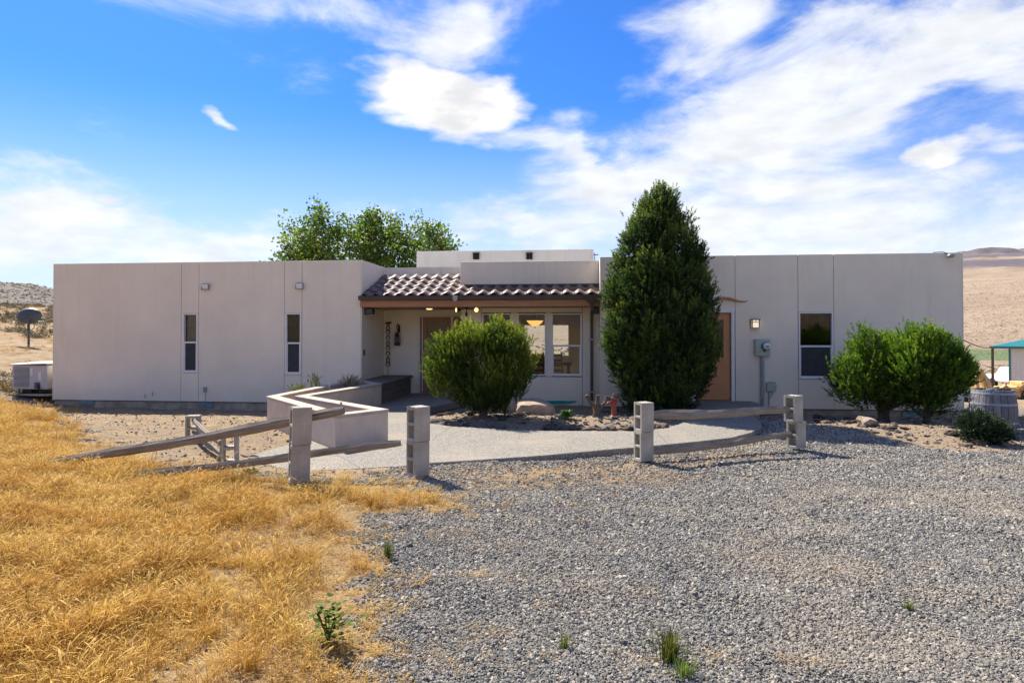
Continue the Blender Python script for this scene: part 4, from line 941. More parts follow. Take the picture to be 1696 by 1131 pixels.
def rail(name_lab, pts, rads, seg=14, ends=True):
    t_ = Vector(pts[0]); b = MB(); P = []; Rr = []
    for i in range(seg + 1):
        s_ = i / seg; q = Vector(pts[0]).lerp(Vector(pts[1]), s_); q += Vector((0, 0, .012 * math.sin(s_ * 7 + t_.x))) + Vector((0, .012 * math.sin(s_ * 5 + 1), 0))
        P.append(q - t_); Rr.append((rads[0] * (1 - s_) + rads[1] * s_) * (1 + .07 * math.sin(s_ * 17 + 2 * t_.x) + rnd.uniform(-.04, .04)))
    Rr[0] *= .7; Rr[-1] *= .75
    d = (P[-1] - P[0]).normalized()
    b.tube(P, Rr, n=7, jit=.12, flat=.72)
    # put the mesh x axis along the rail so that the grain runs with it
    q = d.to_track_quat('X', 'Z'); b.v = [tuple(q.inverted() @ Vector(v)) for v in b.v]
    o = b.build('split_rail', 'rail'); o.location = t_; o.rotation_mode = 'QUATERNION'; o.rotation_quaternion = q
    tag(o, name_lab, 'fence rail', 'weathered split rails of the fence'); return o
def dz(px, py, D): return at_depth(px, py, D)
r0 = on_ground(60, 779); r0.z += .04
rail('longest grey rail sloping from the dry grass up behind the left block post', (r0, dz(570, 681, 6.82)), (.052, .058), 22)
r0 = on_ground(170, 797); r0.z += .02
rail('lower grey rail from the grass past the left block post, its end over the walkway', (r0, dz(664, 734, 7.15)), (.045, .042), 20)
rail('top rail between the two right hand block posts', (dz(1080, 688, 8.74), dz(1316, 678.5, 9.62)), (.074, .052), 16)
rail('bottom rail sloping up between the two right hand block posts', (dz(1078, 750, 8.72), dz(1321, 718, 9.66)), (.052, .048), 16)
p5 = on_ground(381, 766); p6 = on_ground(320, 729)
post(381, 766, p5.y, 106, 'single cinder block with two open cells standing on bare dirt beyond the long rail', 1, ground=p5.z, name='cinder_block', grp='single cinder blocks', cat='cinder block')
post(320, 729, p6.y, 104, 'single cinder block farther back on the dirt holding the end of a short rail', 1, ground=p6.z, name='cinder_block', grp='single cinder blocks', cat='cinder block')
rail('short pale rail slung between the two single cinder blocks', ((p6.x, p6.y - .02, p6.z + .30), (p5.x - .12, p5.y + .0, p5.z + .24)), (.045, .045), 10)
rail('short low rail lying between the two single cinder blocks', ((p6.x, p6.y - .02, p6.z + .12), (p5.x - .25, p5.y + .3, p5.z + .05)), (.04, .04), 10)
q = on_ground(362, 766); rail('broken thin stick leaning upright against the nearer single cinder block', ((q.x, q.y, q.z), (q.x + .05, q.y + .06, q.z + .38)), (.022, .018), 6)
q = on_ground(398, 756); rail('thin split stick lying on the left tip of the walkway', (Vector((q.x, q.y, q.z + .02)), Vector((q.x + .35, q.y - .25, q.z + .05))), (.015, .012), 6)

# ------------------------------------------------------------------ rocks
RM = []
for i in range(8):
    bm = bmesh.new(); bmesh.ops.create_icosphere(bm, subdivisions=2 if i < 4 else 1, radius=1)
    for v in bm.verts:
        d = v.co.normalized(); n_ = mnoise.noise(d * 1.3 + Vector((i * 7, 0, 0))) * .55 + mnoise.noise(d * 3 + Vector((i * 3, 5, 0))) * .25
        v.co = d * (1 + n_); v.co.z *= .62; v.co.x *= 1.15
        for _ in range(1):
            if v.co.z > .42: v.co.z = .42 + (v.co.z - .42) * .3
    me = bpy.data.meshes.new('rock'); bm.to_mesh(me); bm.free(); me.materials.append(M['rock']); RM.append(me)
def rock(x, y, s, lab, grp, name='rock', mat=None, dz_=0., sc=None, rz=None, cat='rock'):
    o = bpy.data.objects.new(name, rnd.choice(RM)); C.objects.link(o)
    s3 = sc or (s * rnd.uniform(.8, 1.3), s * rnd.uniform(.7, 1.1), s * rnd.uniform(.7, 1.1))
    o.scale = s3; o.location = (x, y, g(x, y) + s3[2] * .28 + dz_); o.rotation_euler = (rnd.uniform(-.2, .2), rnd.uniform(-.2, .2), rnd.uniform(0, 6.3) if rz is None else rz)
    if mat:
        o.data = o.data.copy(); o.data.materials.clear(); o.data.materials.append(M[mat])
    return tag(o, lab, cat, grp)
LR1 = ('dark rough rock edging the bed under the round bush', 'rocks edging the bed under the round bush')
LR2 = ('dark rough rock edging the bed around the red hand pump', 'rocks edging the bed around the red hand pump')
LR3 = ('dark rock lying in the shaded bed under the spreading pine', 'rocks in the shaded bed under the spreading pine')
def along(pts, n, s0, s1, lab, grp, jit=.05):
    seg = [(on_ground(*pts[i]), on_ground(*pts[i + 1])) for i in range(len(pts) - 1)]
    tot = sum((b_ - a).length for a, b_ in seg)
    for i in range(n):
        t = (i + rnd.random() * .6) / n * tot
        for a, b_ in seg:
            l = (b_ - a).length
            if t <= l: q = a.lerp(b_, t / l); break
            t -= l
        rock(q.x + rnd.gauss(0, jit), q.y + rnd.gauss(0, jit), rnd.uniform(s0, s1), lab, grp)
along([(716, 698), (740, 706), (790, 709), (832, 709)], 24, .07, .15, *LR1)
along([(722, 690), (760, 685), (780, 690)], 10, .05, .11, *LR1)
along([(820, 696), (850, 690), (880, 684), (905, 680)], 12, .05, .11, *LR1)
along([(912, 710), (960, 712), (1046, 712), (1100, 707)], 34, .06, .13, *LR2)
along([(912, 710), (925, 695), (935, 690)], 8, .06, .12, *LR2)
along([(1000, 684), (1020, 680), (1045, 682), (1080, 690), (1110, 694)], 16, .06, .14, *LR2)
def scatter(poly_pts, n, s0, s1, lab, grp):
    P = np.array([on_ground(*q)[:2] for q in poly_pts]); c = 0; tries = 0
    while c < n and tries < n * 40:
        tries += 1; x = rnd.uniform(P[:, 0].min(), P[:, 0].max()); y = rnd.uniform(P[:, 1].min(), P[:, 1].max())
        if sdist(np.array([x]), np.array([y]), P)[0] > 0: rock(x, y, rnd.uniform(s0, s1), lab, grp); c += 1
scatter([(720, 700), (780, 682), (900, 682), (880, 700), (820, 708)], 20, .03, .08, *LR1)
scatter([(915, 708), (935, 692), (1045, 684), (1110, 690), (1100, 704), (1046, 710)], 45, .025, .07, *LR2)
scatter([(1345, 706), (1420, 712), (1500, 732), (1600, 744), (1680, 738), (1600, 712), (1500, 700), (1360, 692)], 70, .03, .10, *LR3)
along([(1345, 690), (1385, 694)], 5, .06, .1, *LR3)
q = on_ground(1439, 703); rock(q.x, q.y, .2, 'rounded reddish brown boulder left of the trunk of the spreading pine', None, mat='pale_rock', sc=(.22, .17, .17), name='boulder')
q = on_ground(1498, 701); rock(q.x, q.y, .2, 'pale flat topped rock just right of the trunk of the spreading pine', None, mat='pale_rock', sc=(.26, .16, .13), name='boulder')
q = on_ground(1306, 738); rock(q.x, q.y - .15, .05, 'small white stone at the foot of the right block post', None, mat='pale_rock', sc=(.05, .035, .04), name='stone')
# big slab boulder
q = on_ground(881, 686)
bm = bmesh.new(); bmesh.ops.create_icosphere(bm, subdivisions=3, radius=1)
for v in bm.verts:
    d = v.co.copy(); n_ = mnoise.noise(d * 1.1 + Vector((4, 2, 9))) * .35 + mnoise.noise(d * 3.2) * .12
    v.co = d * (1 + n_); v.co.x *= .48; v.co.y *= .36; v.co.z *= .5
    top = .17 - .10 * v.co.x + .15 * v.co.y - .1 * abs(v.co.x)
    if v.co.z > top: v.co.z = top + (v.co.z - top) * .12
me = bpy.data.meshes.new('boulder'); bm.to_mesh(me); bm.free(); me.materials.append(M['pale_rock'])
o = link('boulder', me, loc=(q.x, q.y + .1, q.z + .10)); tag(o, 'large flat topped tan boulder between the round bush and the bay windows', 'boulder')
# dark bundle near conduit
q = on_ground(1271, 676); 
bm = bmesh.new(); bmesh.ops.create_icosphere(bm, subdivisions=3, radius=1)
for v in bm.verts:
    n_ = mnoise.noise(v.co * 2.1 + Vector((1, 8, 2))); v.co *= (1 + n_ * .5); v.co.x *= .24; v.co.y *= .16; v.co.z *= .17
me = bpy.data.meshes.new('black_bag'); bm.to_mesh(me); bm.free(); me.materials.append(M['fabric'])
o = link('black_bag', me, loc=(q.x, q.y, g(q.x, q.y) + .12)); tag(o, 'crumpled black bag on the ground under the utility box', 'bag')

# ------------------------------------------------------------------ garden things
# hose
q = on_ground(930, 671); b = MB(); P = []
for i in range(130):
    a = i * .22; rr = .26 + .07 * math.sin(i * .13) + .02 * math.sin(i * .7); P.append((rr * math.cos(a) * 1.45 + .03 * math.sin(i * .05), rr * math.sin(a) * .6, .02 + .0005 * i + .015 * abs(math.sin(i * .31))))
P += [(.55, .1, .03), (.75, .25, .03), (.85, .4, .03)]
b.tube(P, .013, 6, cap=True); o = b.build('garden_hose', 'hose', loc=(q.x, q.y, q.z + .035), smooth=True); tag(o, 'coiled teal garden hose lying under the bay windows', 'hose')
q = on_ground(975, 668); b = MB(); b.box(-.28, .28, -.14, .14, 0, .09); b.box(-.28, .28, .10, .14, .09, .14); o = b.build('splash_block', 'bench', loc=(q.x, q.y, q.z), rz=.1, bevel=.02); tag(o, 'dark splash block below the downspout', 'splash block')
# stump
q = on_ground(988, 690)
t = thing('dead_shrub', 'knobbly dead shrub stump with three cut branches beside the red pump', 'stump', q)
b = MB(); b.tube([(0, 0, -.05), (0, 0, .1), (-.01, 0, .2)], [.09, .07, .06], 9, jit=.3); b.build('trunk', 'bark', t)
for pts in ([(0, 0, .18), (-.1, -.02, .26), (-.17, 0, .36), (-.2, 0, .42)], [(0, 0, .18), (.02, 0, .32), (.03, .0, .42)], [(.01, 0, .14), (.14, 0, .25), (.2, 0, .32), (.28, .0, .35), (.33, 0, .33)], [(.2, 0, .32), (.22, 0, .4)]):
    b = MB(); b.tube(pts, [.05] + [.036] * (len(pts) - 2) + [.045], 7, jit=.4); b.build('branch', 'bark', t)
# hand pump
q = on_ground(1017, 691)
t = thing('hand_pump', 'old red cast iron hand water pump standing among rocks', 'pump', q)
b = MB(); b.lathe([(.10, 0), (.10, .02), (.065, .04), (.055, .06), (.055, .30), (.065, .31), (.07, .33), (.06, .35)], 14); b.build('pump_body', 'red_pump', t, smooth=True)
b = MB(); b.lathe([(.06, .35), (.07, .37), (.05, .42), (.025, .46), (.03, .475), (.01, .485)], 14); b.build('pump_cap', 'red_pump', t, smooth=True)
b = MB(); b.tube([(-.04, 0, .30), (-.12, -.02, .30), (-.14, -.02, .25)], [.03, .028, .032], 8); b.build('spout', 'red_pump', t, smooth=True)
b = MB(); b.tube([(-.02, 0, .42), (.08, 0, .42), (.15, 0, .33), (.17, -.01, .22)], [.014, .014, .012, .012], 6); b.build('pump_handle', 'iron', t, smooth=True)
# planter plants
def rosette(name, lab, cat, loc, n, ln, w, mat, up=.5, grp=None, h=0.):
    b = MB()
    for i in range(n):
        a = rnd.uniform(0, 6.28); e = rnd.uniform(up * .4, up * 1.5); l = ln * rnd.uniform(.6, 1.1); wd = w * rnd.uniform(.7, 1.2)
        d = Vector((math.cos(a) * math.cos(e), math.sin(a) * math.cos(e), math.sin(e))); s_ = Vector((-math.sin(a), math.cos(a), 0)) * wd
        o_ = Vector((rnd.gauss(0, ln * .3), rnd.gauss(0, ln * .3), h * rnd.random()))
        b.add([o_ - s_ * .3, o_ + s_ * .3, o_ + d * l * .6 + s_ + Vector((0, 0, .1 * l)), o_ + d * l, o_ + d * l * .6 - s_ + Vector((0, 0, .1 * l))], [(0, 1, 2, 3, 4)])
    o = b.build(name, mat, loc=loc, fix=False); return tag(o, lab, cat, grp)
q = at_z(494, 653, ZC - .15); rosette('succulent', 'spreading pale green succulent in the left corner of the planter', 'plant', (q.x, q.y, ZC - .13), 90, .20, .024, 'succulent', .7, h=.08)
q = at_z(521, 650, ZC - .15); o = rosette('cactus_plant', 'upright yellow green stalk plant in the middle of the planter', 'plant', (q.x, q.y, ZC - .1), 44, .16, .018, 'succulent', 1.1, h=.28)
q = at_z(592, 633, ZC); rosette('dry_weed', 'wispy grey dry weed at the wall end of the planter', 'plant', (q.x - .12, q.y - .1, ZC - .1), 90, .34, .004, 'dry_stem', 1.1)
q = on_ground(937, 695); rosette('leafy_weed', 'bright green broad leaved weed in the rock bed by the boulder', 'weed', (q.x, q.y, q.z), 60, .16, .045, 'leaf_weed', .7, h=.1)
q = on_ground(418, 786); rosette('leafy_weed', 'small bright green weed in the straw below the lower rail', 'weed', (q.x, q.y, q.z), 30, .09, .02, 'leaf_weed', .6, h=.03)
q = on_ground(545, 1068)
t = thing('leafy_weed', 'tall dark green leafy weed in the dry grass near the gravel edge', 'weed', q)
b = MB()
for i in range(7):
    a = rnd.uniform(0, 6.28); r_ = rnd.uniform(.03, .09); b.tube([(0, 0, 0), (r_ * .4 * math.cos(a), r_ * .4 * math.sin(a), .08), (r_ * math.cos(a), r_ * math.sin(a), rnd.uniform(.12, .2))], .003, 4)
b.build('stem', 'dark_leaf', t)
b = MB()
for i in range(170):
    a = rnd.uniform(0, 6.28); rr = abs(rnd.gauss(0, .055)); z = rnd.uniform(.02, .2); c = Vector((rr * math.cos(a), rr * math.sin(a), z)); d = Vector((math.cos(a), math.sin(a), rnd.uniform(-.3, .6))).normalized(); s_ = d.cross(Vector((rnd.uniform(-.4, .4), rnd.uniform(-.4, .4), 1))).normalized() * rnd.uniform(.009, .016); l = rnd.uniform(.025, .045)
    b.add([c, c + d * l * .4 + s_, c + d * l, c + d * l * .4 - s_], [(0, 1, 2, 3)])
b.build('leaves', 'dark_leaf', t, fix=False)
def tuft(px, py, lab, h, n, sp_, mat='green_grass', cat='grass tuft', ln=None):
    q = on_ground(px, py); b = MB()
    for i in range(n):
        a = rnd.uniform(0, 6.28); r0_ = abs(rnd.gauss(0, sp_ * .4)); x, y = r0_ * math.cos(a), r0_ * math.sin(a) * .8; hh = h * rnd.uniform(.5, 1.1); lean = rnd.uniform(.1, .5) * hh; a2 = a + rnd.uniform(-.7, .7)
        w = .0022; s_ = Vector((-math.sin(a2), math.cos(a2), 0)) * w; p0 = Vector((x, y, -.005)); p1 = p0 + Vector((math.cos(a2) * lean * .35, math.sin(a2) * lean * .35, hh * .6)); p2 = p0 + Vector((math.cos(a2) * lean, math.sin(a2) * lean, hh))
        o_ = len(b.v); b.v += [tuple(p0 - s_), tuple(p0 + s_), tuple(p1 + s_), tuple(p1 - s_), tuple(p2)]; b.f += [(o_, o_ + 1, o_ + 2, o_ + 3), (o_ + 3, o_ + 2, o_ + 4)]; b.a += [0, 0, .5, .5, 1]
    o = b.build('grass_tuft', mat, loc=q, fix=False); return tag(o, lab, cat)
tuft(1110, 1095, 'green grass tuft alone in the gravel at the bottom of the yard', .17, 150, .11)
tuft(1134, 1122, 'low green grass tuft beside the larger tuft at the bottom of the yard', .11, 70, .08)
tuft(643, 925, 'small green grass tuft where the dry grass meets the gravel', .15, 60, .035)
tuft(1505, 1010, 'small yellow green tuft in the gravel at right', .07, 40, .04)
tuft(1380, 955, 'tiny green sprout in the middle of the gravel', .03, 25, .03)
tuft(935, 1075, 'thin pale green tuft in the gravel right of the dark weed', .09, 35, .05)

# ------------------------------------------------------------------ pines
def shoots(points, dirs, lens, tints, nn=26, nl=.05, nw=.0045, droop=0.):
    """needle triangles round every shoot"""
    n = len(points); V = []; T = []
    dirs = dirs / np.linalg.norm(dirs, axis=1, keepdims=True)
    ref = np.where(np.abs(dirs[:, 2:3]) < .9, [[0., 0, 1]], [[1., 0, 0]]); A = np.cross(dirs, ref); A /= np.linalg.norm(A, axis=1, keepdims=True); B = np.cross(dirs, A)
    for j in range(nn):
        t = nr.rand(n, 1) ** .8; th = nr.rand(n, 1) * 6.283; rad = A * np.cos(th) + B * np.sin(th)
        base = points + dirs * lens[:, None] * t
        nd = rad * .75 + dirs * (.55 + .5 * t) + nr.normal(0, .12, (n, 3)); nd[:, 2] -= droop; nd /= np.linalg.norm(nd, axis=1, keepdims=True)
        side = np.cross(nd, nr.normal(0, 1, (n, 3))); side /= np.linalg.norm(side, axis=1, keepdims=True)
        L_ = nl * (.7 + .5 * nr.rand(n, 1)) * (1.1 - .4 * t); w = nw * (.8 + .4 * nr.rand(n, 1))
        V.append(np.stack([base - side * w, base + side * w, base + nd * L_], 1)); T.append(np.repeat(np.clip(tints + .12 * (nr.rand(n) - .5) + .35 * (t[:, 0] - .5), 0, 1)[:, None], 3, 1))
    V = np.concatenate(V).reshape(-1, 3); T = np.concatenate(T).ravel(); Fc = np.arange(len(V)).reshape(-1, 3); return V, Fc, T
def pine(name, lab, cat, base, blobs, nshoot, mat, trunk, limbs, up=.8, sl=(.10, .2), nn=26, nl=.05, nw=.0045, spikes=(), seed=1, grp=None, inner=.35, clump=1.):
    """blobs: list of (cx,cy,cz,rx,ry,rz,weight) local. shoots sit mostly on the blob skins."""
    rs = np.random.RandomState(seed); t = thing(name, lab, cat, base, 0, grp)
    Wt = np.array([b_[6] for b_ in blobs]); Wt = Wt / Wt.sum(); ch = rs.choice(len(blobs), nshoot, p=Wt); Bb = np.array([b_[:6] for b_ in blobs])[ch]
    d = rs.normal(0, 1, (nshoot, 3)); d /= np.linalg.norm(d, axis=1, keepdims=True)
    isin = rs.rand(nshoot) < inner; rad = np.where(isin, rs.uniform(.25, .85, nshoot), rs.uniform(.84, 1.05, nshoot))
    lump = 1 + .10 * clump * np.sin(d[:, 0] * 7 + ch) * np.sin(d[:, 1] * 6 + 2) + .08 * clump * np.sin(d[:, 2] * 11 + d[:, 0] * 5 + ch)
    P = Bb[:, :3] + d * Bb[:, 3:] * (rad * lump)[:, None]
    keep = np.ones(nshoot, bool)
    for i, b_ in enumerate(blobs):      # drop shoots buried deep inside another blob
        q = (P - np.array(b_[:3])) / np.array(b_[3:6]); dd = np.linalg.norm(q, axis=1); keep &= ~((dd < .55) & (ch != i) & (rs.rand(nshoot) < .8))
    keep &= P[:, 2] > .03
    P, d, isin = P[keep], d[keep], isin[keep]; nS = len(P)
    D = d * Bb[keep][:, 3:].mean() ** 0 * .75 + np.array([0, 0, up]) + rs.normal(0, .22, (nS, 3))
    ln = rs.uniform(sl[0], sl[1], nS); tint = np.clip(.25 + .35 * rs.rand(nS) + .25 * (d[:, 2]) + .2 * np.sin(P[:, 0] * 5) * np.sin(P[:, 2] * 4 + P[:, 1] * 3) - .35 * isin, 0, 1)  # upper shoots lighter, inner ones darker: sun and crown shade put into colour
    if len(spikes):
        sp2 = np.array(spikes, float); P = np.vstack([P, sp2[:, :3]]); D = np.vstack([D, np.column_stack([sp2[:, 4] if sp2.shape[1] > 4 else np.zeros(len(sp2)), np.zeros(len(sp2)), np.ones(len(sp2))])]); ln = np.concatenate([ln, sp2[:, 3]]); tint = np.concatenate([tint, np.full(len(sp2), .6)])
    V, Fc, T = shoots(P, D, ln, tint, nn, nl, nw)
    link('crown', np_mesh('crown', V, Fc, T, mat), t)
    b = MB()
    for pts, rads in trunk: b.tube(pts, rads, 9, jit=.2)
    b.build('trunk', 'bark', t)
    b = MB()
    for i in range(limbs):
        q = P[rs.randint(nS)]; s0 = Vector(trunk[0][0][-1]) * rs.uniform(.5, 1.0); q = Vector(q); mid = s0.lerp(q, .5) + Vector((0, 0, -.04)); b.tube([s0, mid, q], [.022, .014, .006], 5)
    if limbs: b.build('limb', 'bark', t)
    return t
def lobes(env, n, r0, r1, seed, keep=.55):
    rs_l = np.random.RandomState(seed); out = []; E_ = np.array(env); w_ = E_[:, 6] / E_[:, 6].sum()
    for i in range(n):
        e_ = E_[rs_l.choice(len(E_), p=w_)]; d_ = rs_l.normal(0, 1, 3); d_ /= np.linalg.norm(d_); rr_ = rs_l.uniform(.72, .97); r_ = rs_l.uniform(r0, r1)
        c_ = e_[:3] + d_ * e_[3:6] * rr_
        if c_[2] < r_ * .5: continue
        out.append((c_[0], c_[1], c_[2], r_ * .8, r_ * .8, r_ * 1.25, r_ * r_ * 9 * keep))
    return list(env) + out
# round bush at the entry
q = on_ground(800, 690)
Rb = 1.08
bl = [(0, 0, .98, .92, .75, .78, 3), (-.55, 0, .95, .60, .55, .62, 1.3), (.45, .05, 1.0, .55, .55, .70, 1.3), (0, 0, .45, .55, .5, .45, .7), (-.25, .1, 1.3, .45, .5, .42, .7), (.4, 0, 1.38, .42, .5, .42, .8), (-.8, 0, 1.1, .36, .4, .45, .5), (.0, -.3, .95, .5, .4, .72, 1.2)]
sp_ = [(rnd.uniform(-1.1, .95), rnd.uniform(-.5, .5), rnd.uniform(1.25, 1.62), rnd.uniform(.14, .28), rnd.uniform(-.15, .15)) for _ in range(150)]
sp_ = [s_ for s_ in sp_ if s_[2] < 1.62 - .30 * abs(s_[0] - .3) ** 1.3]
sp_ += [(.22, 0, 1.66, .26, .02), (.5, 0, 1.58, .2, .1), (-.6, .1, 1.42, .24, 0), (.85, 0, 1.55, .22, .1), (.0, 0, 1.56, .2, .0)]
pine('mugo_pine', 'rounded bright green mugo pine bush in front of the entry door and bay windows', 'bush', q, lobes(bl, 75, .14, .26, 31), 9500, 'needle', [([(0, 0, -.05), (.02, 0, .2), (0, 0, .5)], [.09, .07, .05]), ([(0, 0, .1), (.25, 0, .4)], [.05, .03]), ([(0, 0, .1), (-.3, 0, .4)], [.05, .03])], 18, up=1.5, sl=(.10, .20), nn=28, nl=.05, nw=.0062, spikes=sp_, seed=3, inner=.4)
# tall pine
q = at_depth(1094, 684, 13.75); q.z = g(q.x, q.y)
hp_t = at_depth(1098, 318, 13.75).z - q.z
bl = []
def wprof(z):  # half width of the tall pine against height fraction
    return np.interp(z, [0, .05, .12, .25, .4, .53, .67, .8, .88, .94, 1], [.50, .74, .93, 1.09, 1.15, 1.05, .84, .58, .38, .25, .06])
rs = np.random.RandomState(5)
for i in range(125):
    zf = rs.rand() ** 1.05 * .96 + .02; w = wprof(zf); a = rs.rand() * 6.283; c = min(.12 + .15 * w, w * .7); rr = (w - c * .7) * rs.uniform(.72, 1.04)
    bl.append((rr * math.cos(a) + .02, rr * math.sin(a) * .88, zf * hp_t, c * rs.uniform(.7, 1.1), c * rs.uniform(.7, 1.1), c * rs.uniform(1.2, 2.0), c * c * 1.6))
for i in range(64):      # upswept branch ends that break the outline
    zf = rs.uniform(.10, .93); w = wprof(zf); a = (0 if i % 2 else math.pi) + rs.normal(0, .75); c = rs.uniform(.07, .13)
    for j_ in range(3): bl.append(((w * (.88 + .06 * j_)) * math.cos(a), (w * (.88 + .06 * j_)) * math.sin(a) * .88, zf * hp_t + .02 + .17 * j_, c * (1.2 - .25 * j_), c * (1.2 - .25 * j_), .20, c * c * 2.6))
for i in range(12):
    zf = (i + .5) / 12; w = wprof(zf); bl.append((0, 0, zf * hp_t, w * .62, w * .6, .3, w * .36))
sp_ = []
for i in range(230):
    zf = rs.uniform(.08, .97); w = wprof(zf) * rs.uniform(.86, 1.0); a = rs.rand() * 6.283; sp_.append((w * math.cos(a), w * math.sin(a) * .88, zf * hp_t, rs.uniform(.16, .3), math.cos(a) * .45))
# leader clusters that stick up out of the outline
for cx, zf, hh in ((-.62, .80, .5), (-.42, .86, .5), (.55, .76, .55), (.35, .83, .4), (.82, .60, .45), (-.85, .66, .4), (0, .96, .45), (-.15, .93, .35), (.12, .92, .35), (1.2, .33, .45), (1.0, .47, .4), (-1.1, .52, .35), (-.95, .40, .4), (1.25, .24, .45), (-1.2, .3, .35), (.68, .69, .4), (-.75, .73, .4), (-.3, .9, .4), (.25, .88, .4)):
    for j in range(46): sp_.append((cx * .96 + rs.normal(0, .075), rs.normal(0, .10), zf * hp_t - .1 + hh * rs.rand(), rs.uniform(.12, .2), rs.normal(.0, .25)))
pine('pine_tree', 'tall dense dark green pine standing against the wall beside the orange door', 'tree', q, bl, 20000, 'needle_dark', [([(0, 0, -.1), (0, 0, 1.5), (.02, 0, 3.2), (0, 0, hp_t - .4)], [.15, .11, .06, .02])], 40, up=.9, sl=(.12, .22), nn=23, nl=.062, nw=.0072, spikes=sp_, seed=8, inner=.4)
# spreading pine with a visible trunk, and the lower one beside it
q = on_ground(1464, 699); q.z -= .02
bl = [(-.15, 0, 1.02, .72, .65, .50, 1.4), (.25, .05, 1.12, .6, .6, .46, 1.1), (-.55, 0, .90, .45, .5, .42, .8), (-.1, 0, 1.38, .5, .45, .34, .8), (-.35, -.1, 1.45, .25, .3, .28, .3), (-.8, 0, .75, .28, .35, .32, .4), (-.45, -.2, .55, .45, .35, .25, .5), (.55, 0, 1.0, .45, .5, .5, .8), (.5, 0, .6, .35, .4, .3, .4), (.62, 0, 1.28, .34, .4, .3, .6), (.6, -.1, .8, .35, .35, .4, .5)]
sp_ = [(rnd.uniform(-.8, .6), rnd.uniform(-.4, .4), rnd.uniform(1.35, 1.58), rnd.uniform(.14, .24), rnd.uniform(-.2, .2)) for _ in range(60)] + [(-.27, 0, 1.66, .26, 0), (-.42, 0, 1.62, .28, 0), (-.36, -.1, 1.6, .24, 0), (-1.02, 0, 1.2, .34, -.1), (-1.08, .05, 1.1, .26, -.25), (-.98, 0, 1.05, .25, .1)]
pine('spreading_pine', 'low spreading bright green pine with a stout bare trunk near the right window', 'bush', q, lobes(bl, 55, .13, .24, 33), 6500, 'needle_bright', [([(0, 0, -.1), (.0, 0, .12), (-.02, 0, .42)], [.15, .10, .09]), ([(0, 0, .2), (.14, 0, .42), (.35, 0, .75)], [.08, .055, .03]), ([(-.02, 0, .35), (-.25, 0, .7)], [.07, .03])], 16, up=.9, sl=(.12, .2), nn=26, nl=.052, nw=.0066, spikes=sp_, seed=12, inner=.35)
q2 = on_ground(1535, 702)
bl = [(-.05, 0, 1.05, .66, .6, .52, 1.4), (.26, 0, .95, .42, .5, .45, .8), (.0, 0, 1.35, .6, .45, .30, .8), (.05, -.05, .62, .5, .4, .28, .5), (-.1, -.1, .35, .4, .3, .22, .3), (.48, 0, .85, .2, .3, .3, .2)]
sp_ = [(rnd.uniform(-.6, .45), rnd.uniform(-.4, .4), rnd.uniform(1.35, 1.54), rnd.uniform(.14, .24), rnd.uniform(-.15, .25)) for _ in range(70)]
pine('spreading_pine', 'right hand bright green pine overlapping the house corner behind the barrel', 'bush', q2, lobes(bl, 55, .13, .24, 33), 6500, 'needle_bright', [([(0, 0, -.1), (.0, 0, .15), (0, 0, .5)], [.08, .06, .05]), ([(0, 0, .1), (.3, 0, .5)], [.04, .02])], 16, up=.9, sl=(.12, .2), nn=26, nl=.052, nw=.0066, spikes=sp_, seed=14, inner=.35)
# bare dark twigs under it
t = thing('dry_twigs', 'tangle of dark bare twigs under the right hand pine', 'twigs', q2)
b = MB()
for i in range(70):
    x = rnd.uniform(-.5, .9); y = rnd.uniform(-.3, .2); z = rnd.uniform(0, .3); p0 = Vector((x, y, z)); d = Vector((rnd.uniform(-1, 1), rnd.uniform(-.5, .5), rnd.uniform(-.2, .6))).normalized() * rnd.uniform(.12, .35); b.tube([p0, p0 + d * .5 + Vector((0, 0, .03)), p0 + d], [.007, .005, .002], 4)
b.build('twig', 'bark', t)
# juniper in front of the barrel
q3 = on_ground(1628, 733)
bl = [(0, 0, .14, .26, .2, .16, 1), (-.1, 0, .26, .2, .18, .16, .8), (.14, 0, .16, .2, .16, .13, .5), (.28, 0, .08, .15, .12, .08, .3)]
pine('juniper', 'dark creeping juniper growing against the front of the barrel', 'shrub', q3, bl, 1600, 'juniper', [([(0, 0, -.03), (0, 0, .2)], [.03, .02])], 10, up=.5, sl=(.08, .2), nn=22, nl=.03, nw=.007, seed=17, inner=.4)

# deciduous tree behind the house
TD = 27.; tb_ = at_depth(612, 450, TD); tz = g(tb_.x, TD)
t = thing('leafy_tree', 'leafy green deciduous tree showing above the roof behind the house', 'tree', (tb_.x, TD, tz))
rt = random.Random(4); br = MB(); tips = []
def grow(p, d, l, r, dep):
    n = 3; P = [p]; 
    for i in range(n): d = (d + Vector((rt.gauss(0, .13), rt.gauss(0, .13), .05))).normalized(); P.append(P[-1] + d * l / n)
    ends_ok = 470 < 848 + F * (P[-1].x + tb_.x) / TD < 745 and P[-1].z < at_depth(600, 378, TD).z - tz
    if dep < 2 or ends_ok: br.tube(P, [r, r * .85, r * .75, r * .65], 5 if dep < 2 else 4, cap=False)
    if dep >= 2: tips.extend([(q_, d) for q_ in P[1:]])
    if dep >= 5: return
    for i in range(3 if dep < 4 else 2):
        a = rt.uniform(0, 6.28); s_ = Vector((math.cos(a), math.sin(a), rt.uniform(-.1, .5)))
        grow(P[-1] if i < 2 else P[2], (d * .9 + s_ * .75).normalized(), l * rt.uniform(.62, .82), r * .6, dep + 1)
for dx in (-1.6, 0, 1.5): grow(Vector((dx * .3, 0, 1.0)), Vector((dx * .55, 0, 1)).normalized(), 2.1, .13, 0)
br.tube([(0, 0, -.2), (0, 0, 1.1)], [.28, .2], 9)
br.build('trunk', 'bark', t)
cz = at_depth(600, 385, TD).z - tz
tp = np.array([list(a) for a, _ in tips]); 
hwd = 145 / F * TD
